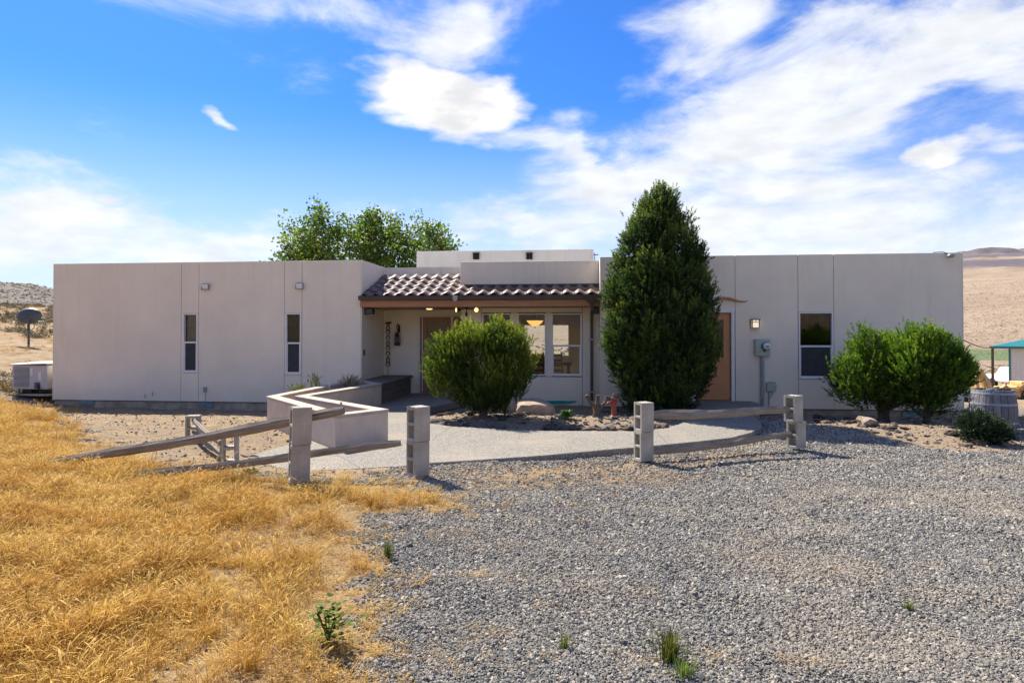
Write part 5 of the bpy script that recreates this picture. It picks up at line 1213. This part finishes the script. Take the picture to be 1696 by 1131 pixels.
px_ = 848 + F * (tp[:, 0] + tb_.x) / TD; 
topz = np.interp(px_, [455, 480, 500, 545, 560, 600, 640, 680, 705, 730, 757], [412, 396, 368, 340, 362, 365, 355, 372, 352, 372, 405])
ztop = np.array([at_depth(600, yy, TD).z - tz for yy in topz])
ok = (tp[:, 2] < ztop) & (px_ > 458) & (px_ < 756)
tp = tp[ok]
# extra leaf points fill the crown under the outline
ex_ = nr.rand(800); pxx = 462 + 292 * ex_; zt = np.array([at_depth(600, yy, TD).z - tz for yy in np.interp(pxx, [455, 480, 500, 545, 560, 600, 640, 680, 705, 730, 757], [414, 398, 366, 336, 362, 362, 350, 372, 348, 372, 408])])
zlow = 1.9
zz_ = zlow + (zt * (.80 + .2 * nr.rand(800)) - zlow) * nr.rand(800) ** .8
fill = np.column_stack([(pxx - 848) / F * TD - tb_.x, nr.normal(0, .9, 800), zz_])
cl = np.vstack([tp[nr.choice(len(tp), min(len(tp), 420), replace=False)], fill])
nl_ = 20; n_ = len(cl) * nl_; c = np.repeat(cl, nl_, 0) + nr.normal(0, .17, (n_, 3)) * np.array([1, 1.2, .9])
d = nr.normal(0, 1, (n_, 3)); d /= np.linalg.norm(d, axis=1, keepdims=True); s_ = np.cross(d, nr.normal(0, 1, (n_, 3))); s_ /= np.linalg.norm(s_, axis=1, keepdims=True)
l = .13 * (.6 + .8 * nr.rand(n_, 1)); V = np.stack([c, c + d * l * .5 + s_ * l * .38, c + d * l, c + d * l * .5 - s_ * l * .38], 1).reshape(-1, 3)
tint = np.repeat(np.clip(np.repeat(nr.rand(len(cl)), nl_) * .7 + .3 * nr.rand(n_), 0, 1), 4)
link('crown', np_mesh('crown', V, np.arange(n_ * 4).reshape(-1, 4), tint, 'leaf'), t)

# ------------------------------------------------------------------ barrel
q = on_ground(1645, 722)
t = thing('barrel', 'grey weathered oak whisky barrel standing on end at the right edge', 'barrel', (q.x * (1 + .3 / q.y), q.y + .3, q.z - .03))
hb_, rb0, rb1 = .78, .295, .345
ns = 20
for i in range(ns):
    b = MB(); a0, a1 = 2 * math.pi * i / ns + .012, 2 * math.pi * (i + 1) / ns - .012; v = []; nz_ = 7
    for j in range(nz_ + 1):
        s_ = j / nz_; r = rb0 + (rb1 - rb0) * math.sin(math.pi * s_)
        for (rr, aa_) in ((r, a0), (r + .002, (a0 + a1) / 2), (r, a1), (r - .028, a1), (r - .028, a0)): v.append((rr * math.cos(aa_), rr * math.sin(aa_), s_ * hb_))
    f = [(j * 5 + m, j * 5 + (m + 1) % 5, (j + 1) * 5 + (m + 1) % 5, (j + 1) * 5 + m) for j in range(nz_) for m in range(5)] + [(0, 1, 2, 3, 4), tuple(nz_ * 5 + m for m in range(5))]
    b.add(v, f); b.build('stave', 'stave', t)
for s_ in (.06, .30, .70, .93):
    r = lambda x: rb0 + (rb1 - rb0) * math.sin(math.pi * x) + .006
    b = MB(); b.lathe([(r(s_ - .022) - .008, (s_ - .022) * hb_), (r(s_ - .022), (s_ - .022) * hb_), (r(s_ + .022), (s_ + .022) * hb_), (r(s_ + .022) - .008, (s_ + .022) * hb_)], 40); b.build('hoop', 'conduit', t, smooth=False)
b = MB(); b.lathe([(.01, hb_ - .06), (rb0 - .03, hb_ - .06), (rb0 - .03, hb_ - .1)], 24); b.build('soil', 'soil', t)
t2 = thing('firewood_pile', 'weathered wood scraps and rusty bits heaped in the top of the barrel', 'wood scraps', (q.x * (1 + .3 / q.y), q.y + .3, q.z - .03 + hb_ - .06))
for i in range(9):
    a = rnd.uniform(0, 6.28); b = MB(); x, y = rnd.uniform(-.2, .2), rnd.uniform(-.18, .18); d = Vector((math.cos(a), math.sin(a) * .4, rnd.uniform(-.05, .25))) * rnd.uniform(.06, .16); c = Vector((x, y, .05 + .03 * rnd.random())); b.tube([c - d, c + d], [.022, .016], 6, jit=.3); b.build('wood_scrap', rnd.choice(['rail', 'iron', 'beam', 'conduit']), t2)

# ------------------------------------------------------------------ left side things
p = at_depth(64, 652, 17.3); zg = g(p.x, p.y)
t = thing('air_conditioner', 'grey outdoor air conditioner on a pad at the left end of the house', 'air conditioner', (p.x, 17.3, at_depth(64, 653, 17.3).z), R(-8))
b = MB(); b.box(-.62, .75, -.45, .5, -.0, .05); b.build('pad', 'concrete_base', t, bevel=.01)
b = MB()
for x in (-.2, .3): b.box(x, x + .28, -.3, .3, .05, .17)
b.build('stand', 'black', t)
b = MB(); b.box(-.42, .62, -.38, .42, .17, .80); b.build('case', 'ac_body', t, bevel=.02, seg=2)
b = MB(); b.add([(-.50, -.42, .801), (.64, -.42, .84), (.64, .44, .86), (-.50, .44, .83), (-.50, -.42, .83), (.64, -.42, .87), (.64, .44, .89), (-.50, .44, .86)], [(0, 1, 2, 3), (4, 7, 6, 5), (0, 4, 5, 1), (1, 5, 6, 2), (2, 6, 7, 3), (3, 7, 4, 0)]); b.build('top_cover', 'white_trim', t)
b = MB(); b.box(-.36, .08, -.385, -.3805, .22, .75); b.build('grille_back', 'ac_grille', t)
for i in range(17):
    b = MB(); b.box(-.37, .09, -.398, -.386, .225 + i * .031, .24 + i * .031); o = b.build('grille_bar', 'ac_body', t)
b = MB(); b.box(.12, .19, -.384, -.3805, .52, .73); b.build('label_plate', 'white_paint', t)
b = MB(); b.box(.36, .44, -.384, -.3805, .42, .62); b.build('label_plate', 'white_paint', t)
b = MB(); b.box(.24, .42, -.384, -.3805, .19, .36); b.build('service_cover', 'ac_grille', t)
b = MB(); b.tube([(.36, -.39, .3), (.42, -.44, .2), (.5, -.4, .1), (.6, -.2, .08)], .025, 7); b.build('hose', 'black', t)
# satellite dish
p = at_depth(47.5, 558, 23.5); zg = g(p.x, p.y)
t = thing('satellite_dish', 'dark grey satellite dish on a short pole on the bank at left', 'satellite dish', (p.x, p.y, zg))
hz_ = at_depth(50, 523, 23.5).z - zg
b = MB(); b.tube([(0, 0, -.2), (0, 0, hz_ - .1)], .04, 10); b.build('pole', 'dish', t)
b = MB(); v = []; n = 28
for j in range(6):
    r = j / 5
    for i in range(n): a = 2 * math.pi * i / n; v.append((.41 * r * math.cos(a), -.10 * (1 - r * r), .30 * r * math.sin(a)))
f = [(j * n + i, j * n + (i + 1) % n, (j + 1) * n + (i + 1) % n, (j + 1) * n + i) for j in range(5) for i in range(n)]
m3 = Matrix.Rotation(R(-14), 3, 'X') @ Matrix.Rotation(R(12), 3, 'Z')
b.add([m3 @ Vector(x) + Vector((.02, 0, hz_)) for x in v], f); o = b.build('reflector', 'dish', t, smooth=True); s2 = o.modifiers.new('solid', 'SOLIDIFY'); s2.thickness = .012
b = MB(); b.tube([(0, -.06, hz_ - .22), (.3, .35, hz_ - .2), (.62, .62, hz_ - .02)], .018, 7); b.tube([(.58, .58, hz_ - .06), (.66, .6, hz_ + .06)], .05, 8); b.build('feed_arm', 'pot_metal', t)
b = MB(); b.box(-.07, .1, -.16, -.04, hz_ - .28, hz_ - .1); b.build('mount', 'dish', t, bevel=.02)
b = MB(); b.tube([(.05 + .13 * math.sin(a) + .1, -.1, hz_ - .38 + .14 * math.cos(a)) for a in [x * .5 for x in range(13)]], .012, 6); b.build('cable_loop', 'black', t)

# ------------------------------------------------------------------ right far side: shed, truck, excavator, trailer, wire
SD = 40.
def sx(px, D): return (px - 848) / F * D
zs0 = g(31, 41) ; ze = at_depth(1640, 574, SD).z
t = thing('shed', 'white ribbed metal shed with a teal roof and open post porch', 'shed', (sx(1672, SD), SD, zs0), R(-39))
he = ze - zs0; w0 = (sx(1640, SD) - sx(1672, SD)) / 1.28
b = MB(); b.box(0, 9, 0, 8, 0, he - .03); sb = b.build('shed_wall', 'cream_metal', t)
b = MB()
for i in range(40): b.box(.05 + i * .22, .09 + i * .22, -.03, -.001, .0, he - .04)
o = b.build('wall_rib', 'cream_metal', sb); o['kind'] = 'stuff'
b = MB(); b.box(-.06, .05, -.06, -.031, 0, he - .03); b.build('corner_trim', 'teal_roof', t)
b = MB(); A_, B_, Cc, Dd = (w0 - .05, -.35, he), (9.6, -.35, he), (9.6, 8.3, he), (w0 - .05, 8.3, he); r1, r2 = (4.3, 4, he + 1.35), (6, 4, he + 1.35)
b.add([A_, B_, Cc, Dd, r1, r2], [(0, 1, 5, 4), (1, 2, 5), (2, 3, 4, 5), (3, 0, 4), (0, 3, 2, 1)]); rf = b.build('roof', 'teal_roof', t)
b = MB(); b.box(w0 - .05, 9.6, -.37, -.351, he - .12, he + .02); b.build('roof_trim', 'teal_roof', rf)
b = MB(); b.box(w0 + .02, w0 + .16, -.2, -.06, -.3, he - .01); b.build('porch_post', 'bark', t)
# power line
t = thing('power_line', 'thin overhead cable from the house corner to the shed roof', 'cable', hw(URR + .03, .5, at_depth(1600, 552, 15).z))
b = MB(); a_ = Vector((0, 0, 0)); e_ = Vector((sx(1643, SD), SD - .3, ze + .02)) - Vector(t.location); b.tube([a_.lerp(e_, s_) + Vector((0, 0, -.5 * 4 * s_ * (1 - s_) * .4)) for s_ in [i / 10 for i in range(11)]], .018, 5); b.build('wire', 'black', t)
# pickup with canopy
tx, ty = sx(1690, 50), 50.; tz_ = g(tx, ty)
zt_ = at_depth(1668, 604, 50).z; hgt = zt_ - tz_
t = thing('pickup_truck', 'white pickup truck with a canopy parked behind the shed corner', 'truck', (tx, ty, zt_ - 1.95), R(90))
b = MB(); pr = [(-2.6, .55), (2.7, .55), (2.75, 1.05), (1.5, 1.12), (.95, 1.75), (-.5, 1.8), (-.5, 1.15), (-2.6, 1.15)]
b = MB(); b.add([(x, s_, z) for s_ in (-.92, .92) for x, z in pr], [tuple(range(8)), tuple(range(8, 16))] + [(i, (i + 1) % 8, 8 + (i + 1) % 8, 8 + i) for i in range(8)]); b.build('body', 'white_paint', t, bevel=.06, seg=2)
b = MB(); b.add([(x, s_, z) for s_ in (-.85, .85) for x, z in ((-2.5, 1.16), (-.52, 1.16), (-.52, 1.9), (-2.3, 1.95))], [(0, 1, 2, 3), (4, 5, 6, 7)] + [(i, (i + 1) % 4, 4 + (i + 1) % 4, 4 + i) for i in range(4)]); b.build('canopy', 'white_paint', t, bevel=.06, seg=2)
for s_ in (-1, 1):
    b = MB(); b.box(-2.15, -.8, s_ * .851, s_ * .862, 1.38, 1.72); b.build('window', 'screen', t)
    for x in (-1.7, 1.75):
        b = MB(); b.lathe([(.2, -.12), (.38, -.12), (.4, -.08), (.4, .08), (.38, .12), (.2, .12)], 18, (x, s_ * .86, .4), Matrix.Rotation(R(90), 3, 'X')); b.build('wheel', 'tyre', t)
b = MB(); b.box(-2.53, -2.5, -.62, .62, 1.35, 1.75); b.build('rear_window', 'screen', t)
b = MB(); b.box(-2.66, -2.6, -.85, .85, .62, .75); b.build('bumper', 'pot_metal', t)
# excavator
D_ = 29.; bz = g(sx(1650, D_), D_)
t = thing('excavator', 'faded yellow backhoe excavator with raised boom behind the barrel', 'excavator', (sx(1650, D_), D_, bz))
def lx(px): return sx(px, D_) - sx(1650, D_)
def lz(py): return at_depth(1650, py, D_).z - bz
b = MB(); b.tube([(lx(1636), 0, lz(648)), (lx(1630), 0, lz(630)), (lx(1621), 0, lz(610))], [.26, .24, .10], 4, flat=.6); b.build('boom', 'yellow', t, bevel=.02)
b = MB(); b.tube([(lx(1621), .05, lz(610)), (lx(1617), .05, lz(630)), (lx(1620), .05, lz(652))], [.09, .12, .08], 4); b.build('dipper_arm', 'yellow', t)
b = MB(); b.tube([(lx(1626), -.18, lz(620)), (lx(1634), -.18, lz(646))], .035, 6); b.build('hydraulic_ram', 'pot_metal', t)
b = MB(); b.box(lx(1634), lx(1676), -.5, .5, lz(668), lz(648)); b.box(lx(1656), lx(1672), -.45, .45, lz(648), lz(640)); b.build('machine_body', 'yellow', t, bevel=.05, seg=2)
b = MB(); b.tube([(lx(1638), -.5, lz(648)), (lx(1648), -.55, lz(638)), (lx(1660), -.5, lz(644))], [.06, .09, .05], 5); b.tube([(lx(1645), -.5, lz(652)), (lx(1652), -.5, lz(632))], .04, 5); b.build('lever_linkage', 'beam', t)
for px in (1640, 1668):
    b = MB(); b.lathe([(.15, -.15), (.42, -.15), (.45, -.1), (.45, .1), (.42, .15), (.15, .15)], 18, (lx(px), -.6, lz(672)), Matrix.Rotation(R(90), 3, 'X')); b.build('wheel', 'tyre', t)
b = MB(); b.tube([(lx(1634), -.3, lz(660)), (lx(1622), -.3, lz(655)), (lx(1618), -.3, lz(668))], [.1, .12, .16], 5); b.build('bucket', 'orange_machine', t)
# trailer
D_ = 33.; bz = at_depth(1690, 662, D_).z
t = thing('flatbed_trailer', 'orange flatbed trailer loaded with machinery in front of the shed', 'trailer', (sx(1690, D_), D_, bz))
b = MB(); b.box(sx(1668, D_) - sx(1690, D_), 1.6, -.6, .6, .35, .5); b.build('deck', 'orange_machine', t)
b = MB(); b.box(-.6, .9, -.5, .5, .5, .75); b.box(-.3, .3, -.45, .4, .75, .95); b.tube([(-.6, -.5, .6), (-.2, -.55, .9), (.5, -.5, .7)], .05, 5); b.build('load', 'yellow', t, bevel=.03)
for x in (-.2, .9):
    b = MB(); b.lathe([(.1, -.1), (.28, -.1), (.3, 0), (.28, .1), (.1, .1)], 16, (x, -.65, .25), Matrix.Rotation(R(90), 3, 'X')); b.build('wheel', 'tyre', t)
# parked thing behind the house corner (dark car nose)
D_ = 24.; p = at_depth(1603, 666, D_)
t = thing('utility_cart', 'small dark green grey cart half hidden by the right house corner', 'cart', (p.x, D_, p.z))
b = MB(); b.box(-.5, .3, -.3, .3, .12, .32); b.box(-.5, .05, -.28, .28, .32, .42); b.build('cart_body', 'conduit', t, bevel=.05, seg=2)
for x in (-.35, .18):
    b = MB(); b.lathe([(.05, -.05), (.12, -.05), (.12, .05), (.05, .05)], 14, (x, -.32, .12), Matrix.Rotation(R(90), 3, 'X')); b.build('wheel', 'tyre', t)

# ------------------------------------------------------------------ dining room things
u, z = hp(886, 533, 3.6)
t = thing('pendant_lamp', 'lit amber glass bowl pendant lamp seen through the middle bay window', 'lamp', hw(u, 3.6, z), -TH)
b = MB(); b.lathe([(.03, -.13), (.10, -.11), (.20, -.03), (.25, .035), (.235, .035), (.19, -.015), (.09, -.09)], 24, ); b.build('bowl', 'lamp_amber', t, smooth=True)
b = MB(); b.tube([(0, 0, -.2), (0, 0, 2.6 - z)], .012, 6); b.build('rod', 'iron', t)
k0_ = hw(hu(900, 3.8), 3.8, -.05)
t = thing('dining_table', 'dark wooden dining table seen through the bay windows', 'table', k0_, -TH)
b = MB(); b.box(-.85, .85, -.5, .5, .71, .75); b.build('table_top', 'bench', t, bevel=.008)
for x in (-.75, .75):
    for y in (-.42, .42): b = MB(); b.box(x - .035, x + .035, y - .035, y + .035, 0, .71); b.build('leg', 'bench', t)
def chair(px, v, rz, lab):
    t = thing('dining_chair', lab, 'chair', hw(hu(px, v), v, -.05), rz, 'dining chairs')
    b = MB(); b.box(-.22, .22, -.22, .22, .43, .47); b.build('seat', 'door_brown', t, bevel=.01)
    for x in (-.19, .19):
        b = MB(); b.box(x - .02, x + .02, -.21, -.17, 0, .43); b.build('leg', 'door_brown', t)
        b = MB(); b.tube([(x, .2, 0), (x, .2, .47), (x * .95, .26, 1.12)], .02, 6); b.build('back_leg', 'door_brown', t)
    for i in range(4):
        b = MB(); b.box(-.17, .17, .215 + i * .012, .235 + i * .012, .58 + i * .14, .65 + i * .14); b.build('back_slat', 'beam', t)
chair(890, 2.6, -TH + math.pi, 'wooden dining chair with its back to the middle bay window'); chair(925, 2.5, -TH + math.pi - .3, 'wooden dining chair turned behind the right bay window')

# ------------------------------------------------------------------ scattered ground cover (stuff)
def gn_scatter(name, pts, rot, scl, pick, meshes, kind='stuff', label=None):
    col = bpy.data.collections.new(name + '_source')
    for i, me in enumerate(meshes):
        o = bpy.data.objects.new('%s_source' % name, me); col.objects.link(o)
    me = bpy.data.meshes.new(name); me.vertices.add(len(pts)); me.vertices.foreach_set('co', np.ascontiguousarray(pts, np.float32).ravel())
    a = me.attributes.new('rot', 'FLOAT_VECTOR', 'POINT'); a.data.foreach_set('vector', np.ascontiguousarray(rot, np.float32).ravel())
    a = me.attributes.new('scl', 'FLOAT_VECTOR', 'POINT'); a.data.foreach_set('vector', np.ascontiguousarray(scl, np.float32).ravel())
    a = me.attributes.new('pick', 'INT', 'POINT'); a.data.foreach_set('value', np.ascontiguousarray(pick, np.int32).ravel())
    o = link(name, me)
    ng = bpy.data.node_groups.new(name, 'GeometryNodeTree'); ng.interface.new_socket('Geometry', in_out='INPUT', socket_type='NodeSocketGeometry'); ng.interface.new_socket('Geometry', in_out='OUTPUT', socket_type='NodeSocketGeometry')
    n = ng.nodes; l = ng.links; gi = n.new('NodeGroupInput'); go = n.new('NodeGroupOutput')
    ci = n.new('GeometryNodeCollectionInfo'); ci.inputs['Collection'].default_value = col; ci.inputs['Separate Children'].default_value = True; ci.inputs['Reset Children'].default_value = True
    ip = n.new('GeometryNodeInstanceOnPoints'); ip.inputs['Pick Instance'].default_value = True
    def na(nm, ty):
        x = n.new('GeometryNodeInputNamedAttribute'); x.data_type = ty; x.inputs['Name'].default_value = nm; return x.outputs['Attribute']
    l.new(gi.outputs[0], ip.inputs['Points']); l.new(ci.outputs[0], ip.inputs['Instance']); l.new(na('pick', 'INT'), ip.inputs['Instance Index'])
    e2r = n.new('FunctionNodeEulerToRotation'); l.new(na('rot', 'FLOAT_VECTOR'), e2r.inputs[0]); l.new(e2r.outputs[0], ip.inputs['Rotation'])
    l.new(na('scl', 'FLOAT_VECTOR'), ip.inputs['Scale']); l.new(ip.outputs[0], go.inputs[0])
    m = o.modifiers.new('scatter', 'NODES'); m.node_group = ng
    o['kind'] = 'stuff'
    if label: o['label'] = label
    return o
# gravel stones
SM = []
for i in range(9):
    bm = bmesh.new(); bmesh.ops.create_icosphere(bm, subdivisions=1, radius=1)
    for v in bm.verts:
        d = v.co.normalized(); v.co = d * (1 + .5 * mnoise.noise(d * 1.4 + Vector((i * 11, 3, 0)))) ; v.co += Vector((rnd.uniform(-.1, .1), rnd.uniform(-.1, .1), rnd.uniform(-.1, .1))); v.co.z *= rnd.uniform(.58, .68); v.co.x *= 1.2
    me = bpy.data.meshes.new('pebble'); bm.to_mesh(me); bm.free(); me.materials.append(M['stone']); SM.append(me)
def in_view(x, y, pad=.4): return (y > 2.2) & (np.abs(x) < .82 * y + pad)
def cand(n, y0, y1, xmin=None):
    y = np.sqrt(nr.uniform(y0 ** 2, y1 ** 2, n)); x = nr.uniform(-.84, .84, n) * y; return x, y
def area(y0, y1): return .84 * (y1 ** 2 - y0 ** 2)
PX, PYv, SCL = [], [], []
for y0, y1, den, size in ((2.3, 3.6, 19000, .0054), (3.6, 5.2, 12500, .0061), (5.2, 7.5, 7600, .0075), (7.5, 10.0, 4000, .0098), (10.0, 14.0, 1900, .013)):
    n = int(area(y0, y1) * den); x, y = cand(n, y0, y1)
    gr1, di1, be1 = masks(x, y)
    pth = sdist(x, y, path_np); 
    patch_ = fnoise(x, y, 1.6, 41, 4)
    pr_ = np.clip(1 - gr1 * 1.3, 0.006, 1) * np.clip(1 - di1 * 1.05, np.where((x > -1.5) & (y < 9.6), .30, .012), 1) * (1 - .97 * be1) * (pth < -.01) * np.clip(1.1 - .9 * np.maximum(patch_ - .30, 0), .12, 1)
    uh, vh = (x - O.x) * E1.x + (y - O.y) * E1.y, (x - O.x) * E2.x + (y - O.y) * E2.y
    pr_ = pr_ * ~((uh > ULL) & (uh < URR) & (vh > -.05))
    kk = nr.rand(n) < pr_; x, y = x[kk], y[kk]; PX.append(x); PYv.append(y); SCL.append(size * np.exp(nr.normal(0, .36, len(x))))
x = np.concatenate(PX); y = np.concatenate(PYv); s_ = np.clip(np.concatenate(SCL), .004, .032); n = len(x)
z = G(x, y) + s_ * .25 + .006 * nr.rand(n)
gn_scatter('gravel', np.column_stack([x, y, z]), np.column_stack([nr.normal(0, .5, n), nr.normal(0, .5, n), nr.rand(n) * 6.28]), np.column_stack([s_, s_, s_]), nr.randint(0, 9, n), SM, label='grey crushed gravel covering the yard')
# grass clumps
def clump(nb, hmin, hmax, spread, lean, w, heads=True, seed=0, mat='grass'):
    r = random.Random(seed); b = MB()
    for i in range(nb):
        a = r.uniform(0, 6.28); rr = abs(r.gauss(0, spread * .5)); p = Vector((rr * math.cos(a), rr * math.sin(a), -.01)); h = r.uniform(hmin, hmax); a2 = r.gauss(.6, 1.8) if lean < 1 else r.uniform(0, 6.28); le = r.uniform(.15, 1.) * lean * h
        dr_ = Vector((math.cos(a2), math.sin(a2), 0)); sd_ = Vector((-dr_.y, dr_.x, 0)) * w * r.uniform(.7, 1.3); pts = []
        for s in (0, .4, .72, .9, 1.0):
            zz = h * (s - .35 * lean * s ** 3) if lean < 1 else h * s * .3
            pts.append(p + dr_ * le * s ** 2.0 + Vector((0, 0, zz)))
        if heads and r.random() < .6: ws_ = [1, .8, .7, 2.4, .3]
        else: ws_ = [1, .9, .7, .4, .1]
        o_ = len(b.v)
        for j, q in enumerate(pts): b.v += [tuple(q - sd_ * ws_[j]), tuple(q + sd_ * ws_[j])]; b.a += [min(1, .1 + j * .2)] * 2
        b.f += [(o_ + 2 * j, o_ + 2 * j + 1, o_ + 2 * j + 3, o_ + 2 * j + 2) for j in range(4)]
    return b.mesh('grass_clump', mat)
GM = [clump(34, .05 + .012 * (i % 3), .15 + .05 * (i % 3), .10, .8, .0012, True, 100 + i) for i in range(6)] + [clump(26, .04, .11, .11, .9, .0012, True, 200 + i) for i in range(3)] + [clump(26, .03, .10, .12, 2.2, .0012, False, 300 + i, 'straw') for i in range(4)]
X_, Y_, K_, Sc = [], [], [], []
for y0, y1, den in ((2.2, 4.5, 620), (4.5, 8., 460), (8., 13., 240), (13., 22., 110)):
    n = int(area(y0, y1) * den); x, y = cand(n, y0, y1); gr1, di1, be1 = masks(x, y); pn = fnoise(x, y, 1.1, 55, 4); pn2 = fnoise(x, y, .5, 56, 3)
    gd = sdist(x, y, grass_np)
    uh, vh = (x - O.x) * E1.x + (y - O.y) * E1.y, (x - O.x) * E2.x + (y - O.y) * E2.y
    okk = (sdist(x, y, path_np) < -.04) & ~((uh > ULL - .1) & (uh < URR + .1) & (vh > -.35))
    # tall golden grass: dense to the left, thin towards the gravel
    dense = np.clip((gd - .25) / 1.1 + .35 * pn, 0, 1) * (gr1 > .3)
    dpost = np.clip((-x - .9 - .25 * y * .6) / 1.2 + .3 * pn2, 0, 1)
    tall = (nr.rand(n) < dense * (.35 + .65 * dpost)) & okk
    short = (~tall) & (nr.rand(n) < gr1 * .55 * np.clip(.6 + .7 * pn2, .1, 1)) & okk
    straw = (~tall) & (~short) & (nr.rand(n) < np.clip(gr1 * 1.1 + di1 * .22 * (y > 6) + .004, 0, 1) * (1 - be1)) & okk
    for mk, lo, hi, sc in ((tall, 0, 6, 1.0), (short, 6, 9, .8), (straw, 9, 13, .9)):
        c_ = mk.sum(); X_.append(x[mk]); Y_.append(y[mk]); K_.append(nr.randint(lo, hi, c_)); Sc.append(sc * nr.uniform(.65, 1.15, c_) * (1 + .02 * y[mk]) * (np.clip(.85 + .25 * pn[mk], .5, 1.2)))
x = np.concatenate(X_); y = np.concatenate(Y_); kd = np.concatenate(K_); sc = np.concatenate(Sc); n = len(x)
gn_scatter('dry_grass', np.column_stack([x, y, G(x, y)]), np.column_stack([nr.normal(0, .12, n), nr.normal(0, .12, n), nr.normal(.5, 1.2, n)]), np.column_stack([sc, sc, sc]), kd, GM, label='golden dry grass covering the left foreground')
# dry tufts lying in the gravel
x = []; y = []
for px, py, sp_, cn in ((795, 955, .12, 26), (940, 830, .5, 60), (800, 1045, .09, 14), (1100, 812, .35, 30), (890, 1005, .05, 5), (1065, 982, .05, 6), (730, 830, .5, 60), (830, 800, .5, 50), (1340, 1100, .06, 6), (1190, 1090, .05, 5), (1230, 755, .4, 30), (960, 780, .9, 70), (1000, 860, .5, 26), (870, 905, .4, 20), (1180, 800, .6, 30), (1420, 820, .5, 22), (1290, 930, .3, 10), (1560, 930, .3, 8), (720, 1090, .15, 22), (760, 880, .2, 18), (980, 1110, .2, 10)):
    q = on_ground(px, py); x += list(q.x + nr.normal(0, sp_, cn)); y += list(q.y + nr.normal(0, sp_ * .5, cn))
x = np.array(x); y = np.array(y); kk = sdist(x, y, path_np) < -.04; x, y = x[kk], y[kk]; n = len(x)
gn_scatter('straw_tufts', np.column_stack([x, y, G(x, y) + .008]), np.column_stack([nr.normal(0, .1, n), nr.normal(0, .1, n), nr.rand(n) * 6.28]), np.repeat(nr.uniform(.35, .7, n)[:, None], 3, 1), nr.randint(9, 13, n), GM, label='pale straw scattered on the gravel')
# sagebrush on slopes
BM_ = []
for i in range(4):
    r = random.Random(900 + i); b = MB()
    for j in range(110):
        a = r.uniform(0, 6.28); e = r.uniform(.1, 1.5); rr = r.uniform(.3, 1.); c = Vector((math.cos(a) * math.cos(e) * rr, math.sin(a) * math.cos(e) * rr, math.sin(e) * rr * .75)); s1 = Vector((r.gauss(0, 1), r.gauss(0, 1), r.gauss(0, 1))).normalized() * .14; s2 = Vector((r.gauss(0, 1), r.gauss(0, 1), r.gauss(0, 1))).normalized() * .14
        b.add([c - s1, c + s2, c + s1], [(0, 1, 2)])
    BM_.append(b.mesh('sagebrush', 'sage'))
xl, yl, sl_ = [], [], []
for a0, a1, r0_, r1_, cn in ((-46, -33, 20, 60, 900), (-46, -30, 60, 420, 5200), (34, 46, 70, 600, 3500), (-20, 20, 25, 200, 1200), (34, 44, 18, 60, 260)):
    a = np.radians(nr.uniform(a0, a1, cn)); r = np.exp(nr.uniform(math.log(r0_), math.log(r1_), cn)); xl.append(r * np.sin(a)); yl.append(r * np.cos(a)); sl_.append(nr.uniform(.12, .36, cn) * (1 + r / 320) * (1 if a0 < 0 else .62))
x = np.concatenate(xl); y = np.concatenate(yl); s_ = np.concatenate(sl_)
kk = ~((np.abs(x - 34) < 9) & (np.abs(y - 44) < 10)) & ~((x > 10) & (np.hypot(x, y) > 120) & (np.hypot(x, y) < 185)) & ~((np.abs(x + 18) < 3) & (y < 25)) & ~((x > 0) & (x < 36) & (y > 15) & (y < 52) & (x / y > .70))
uh, vh = (x - O.x) * E1.x + (y - O.y) * E1.y, (x - O.x) * E2.x + (y - O.y) * E2.y
kk &= ~((uh > ULL - 1) & (uh < URR + 1) & (vh > -2) & (vh < VB + 2))
x, y, s_ = x[kk], y[kk], s_[kk]; n = len(x)
gn_scatter('sagebrush', np.column_stack([x, y, G(x, y) - .03]), np.column_stack([np.zeros(n), np.zeros(n), nr.rand(n) * 6.28]), np.column_stack([s_, s_, s_]), nr.randint(0, 4, n), BM_, label='sagebrush dotted over the dry slopes')
n = 5200; a = np.radians(nr.uniform(-47, -34, n)); rr_ = np.exp(nr.uniform(math.log(17), math.log(48), n)); x = rr_ * np.sin(a); y = rr_ * np.cos(a)
kk = (fnoise(x, y, 5, 77, 3) > -.35) & ~((np.abs(x + 13.2) < 1.6) & (np.abs(y - 17.3) < 1.2)); x, y = x[kk], y[kk]; n = len(x); s_ = nr.uniform(.7, 1.8, n)
gn_scatter('bank_grass', np.column_stack([x, y, G(x, y)]), np.column_stack([nr.normal(0, .2, n), nr.normal(0, .2, n), nr.rand(n) * 6.28]), np.column_stack([s_, s_, s_]), nr.randint(6, 13, n), GM, label='dry bunch grass on the dirt bank at left')
# litter of small stones and clods on dirt
n = 2600; x, y = cand(n, 6.5, 15.5); gr1, di1, be1 = masks(x, y); kk = (nr.rand(n) < np.clip(di1 + be1 * 1.5, 0, 1) * (1 - gr1)) & (sdist(x, y, path_np) < -.02); uh, vh = (x - O.x) * E1.x + (y - O.y) * E1.y, (x - O.x) * E2.x + (y - O.y) * E2.y; kk &= vh < -.05
x, y = x[kk], y[kk]; n = len(x); s_ = .012 * np.exp(nr.normal(0, .5, n))
me_c = []
for m_ in SM[:4]:
    c_ = m_.copy(); c_.materials.clear(); c_.materials.append(M['pale_rock']); me_c.append(c_)
gn_scatter('dirt_clods', np.column_stack([x, y, G(x, y) + s_ * .3]), np.column_stack([nr.rand(n), nr.rand(n), nr.rand(n) * 6.28]), np.column_stack([s_, s_, s_]), nr.randint(0, 4, n), me_c, label='loose clods on bare dirt')
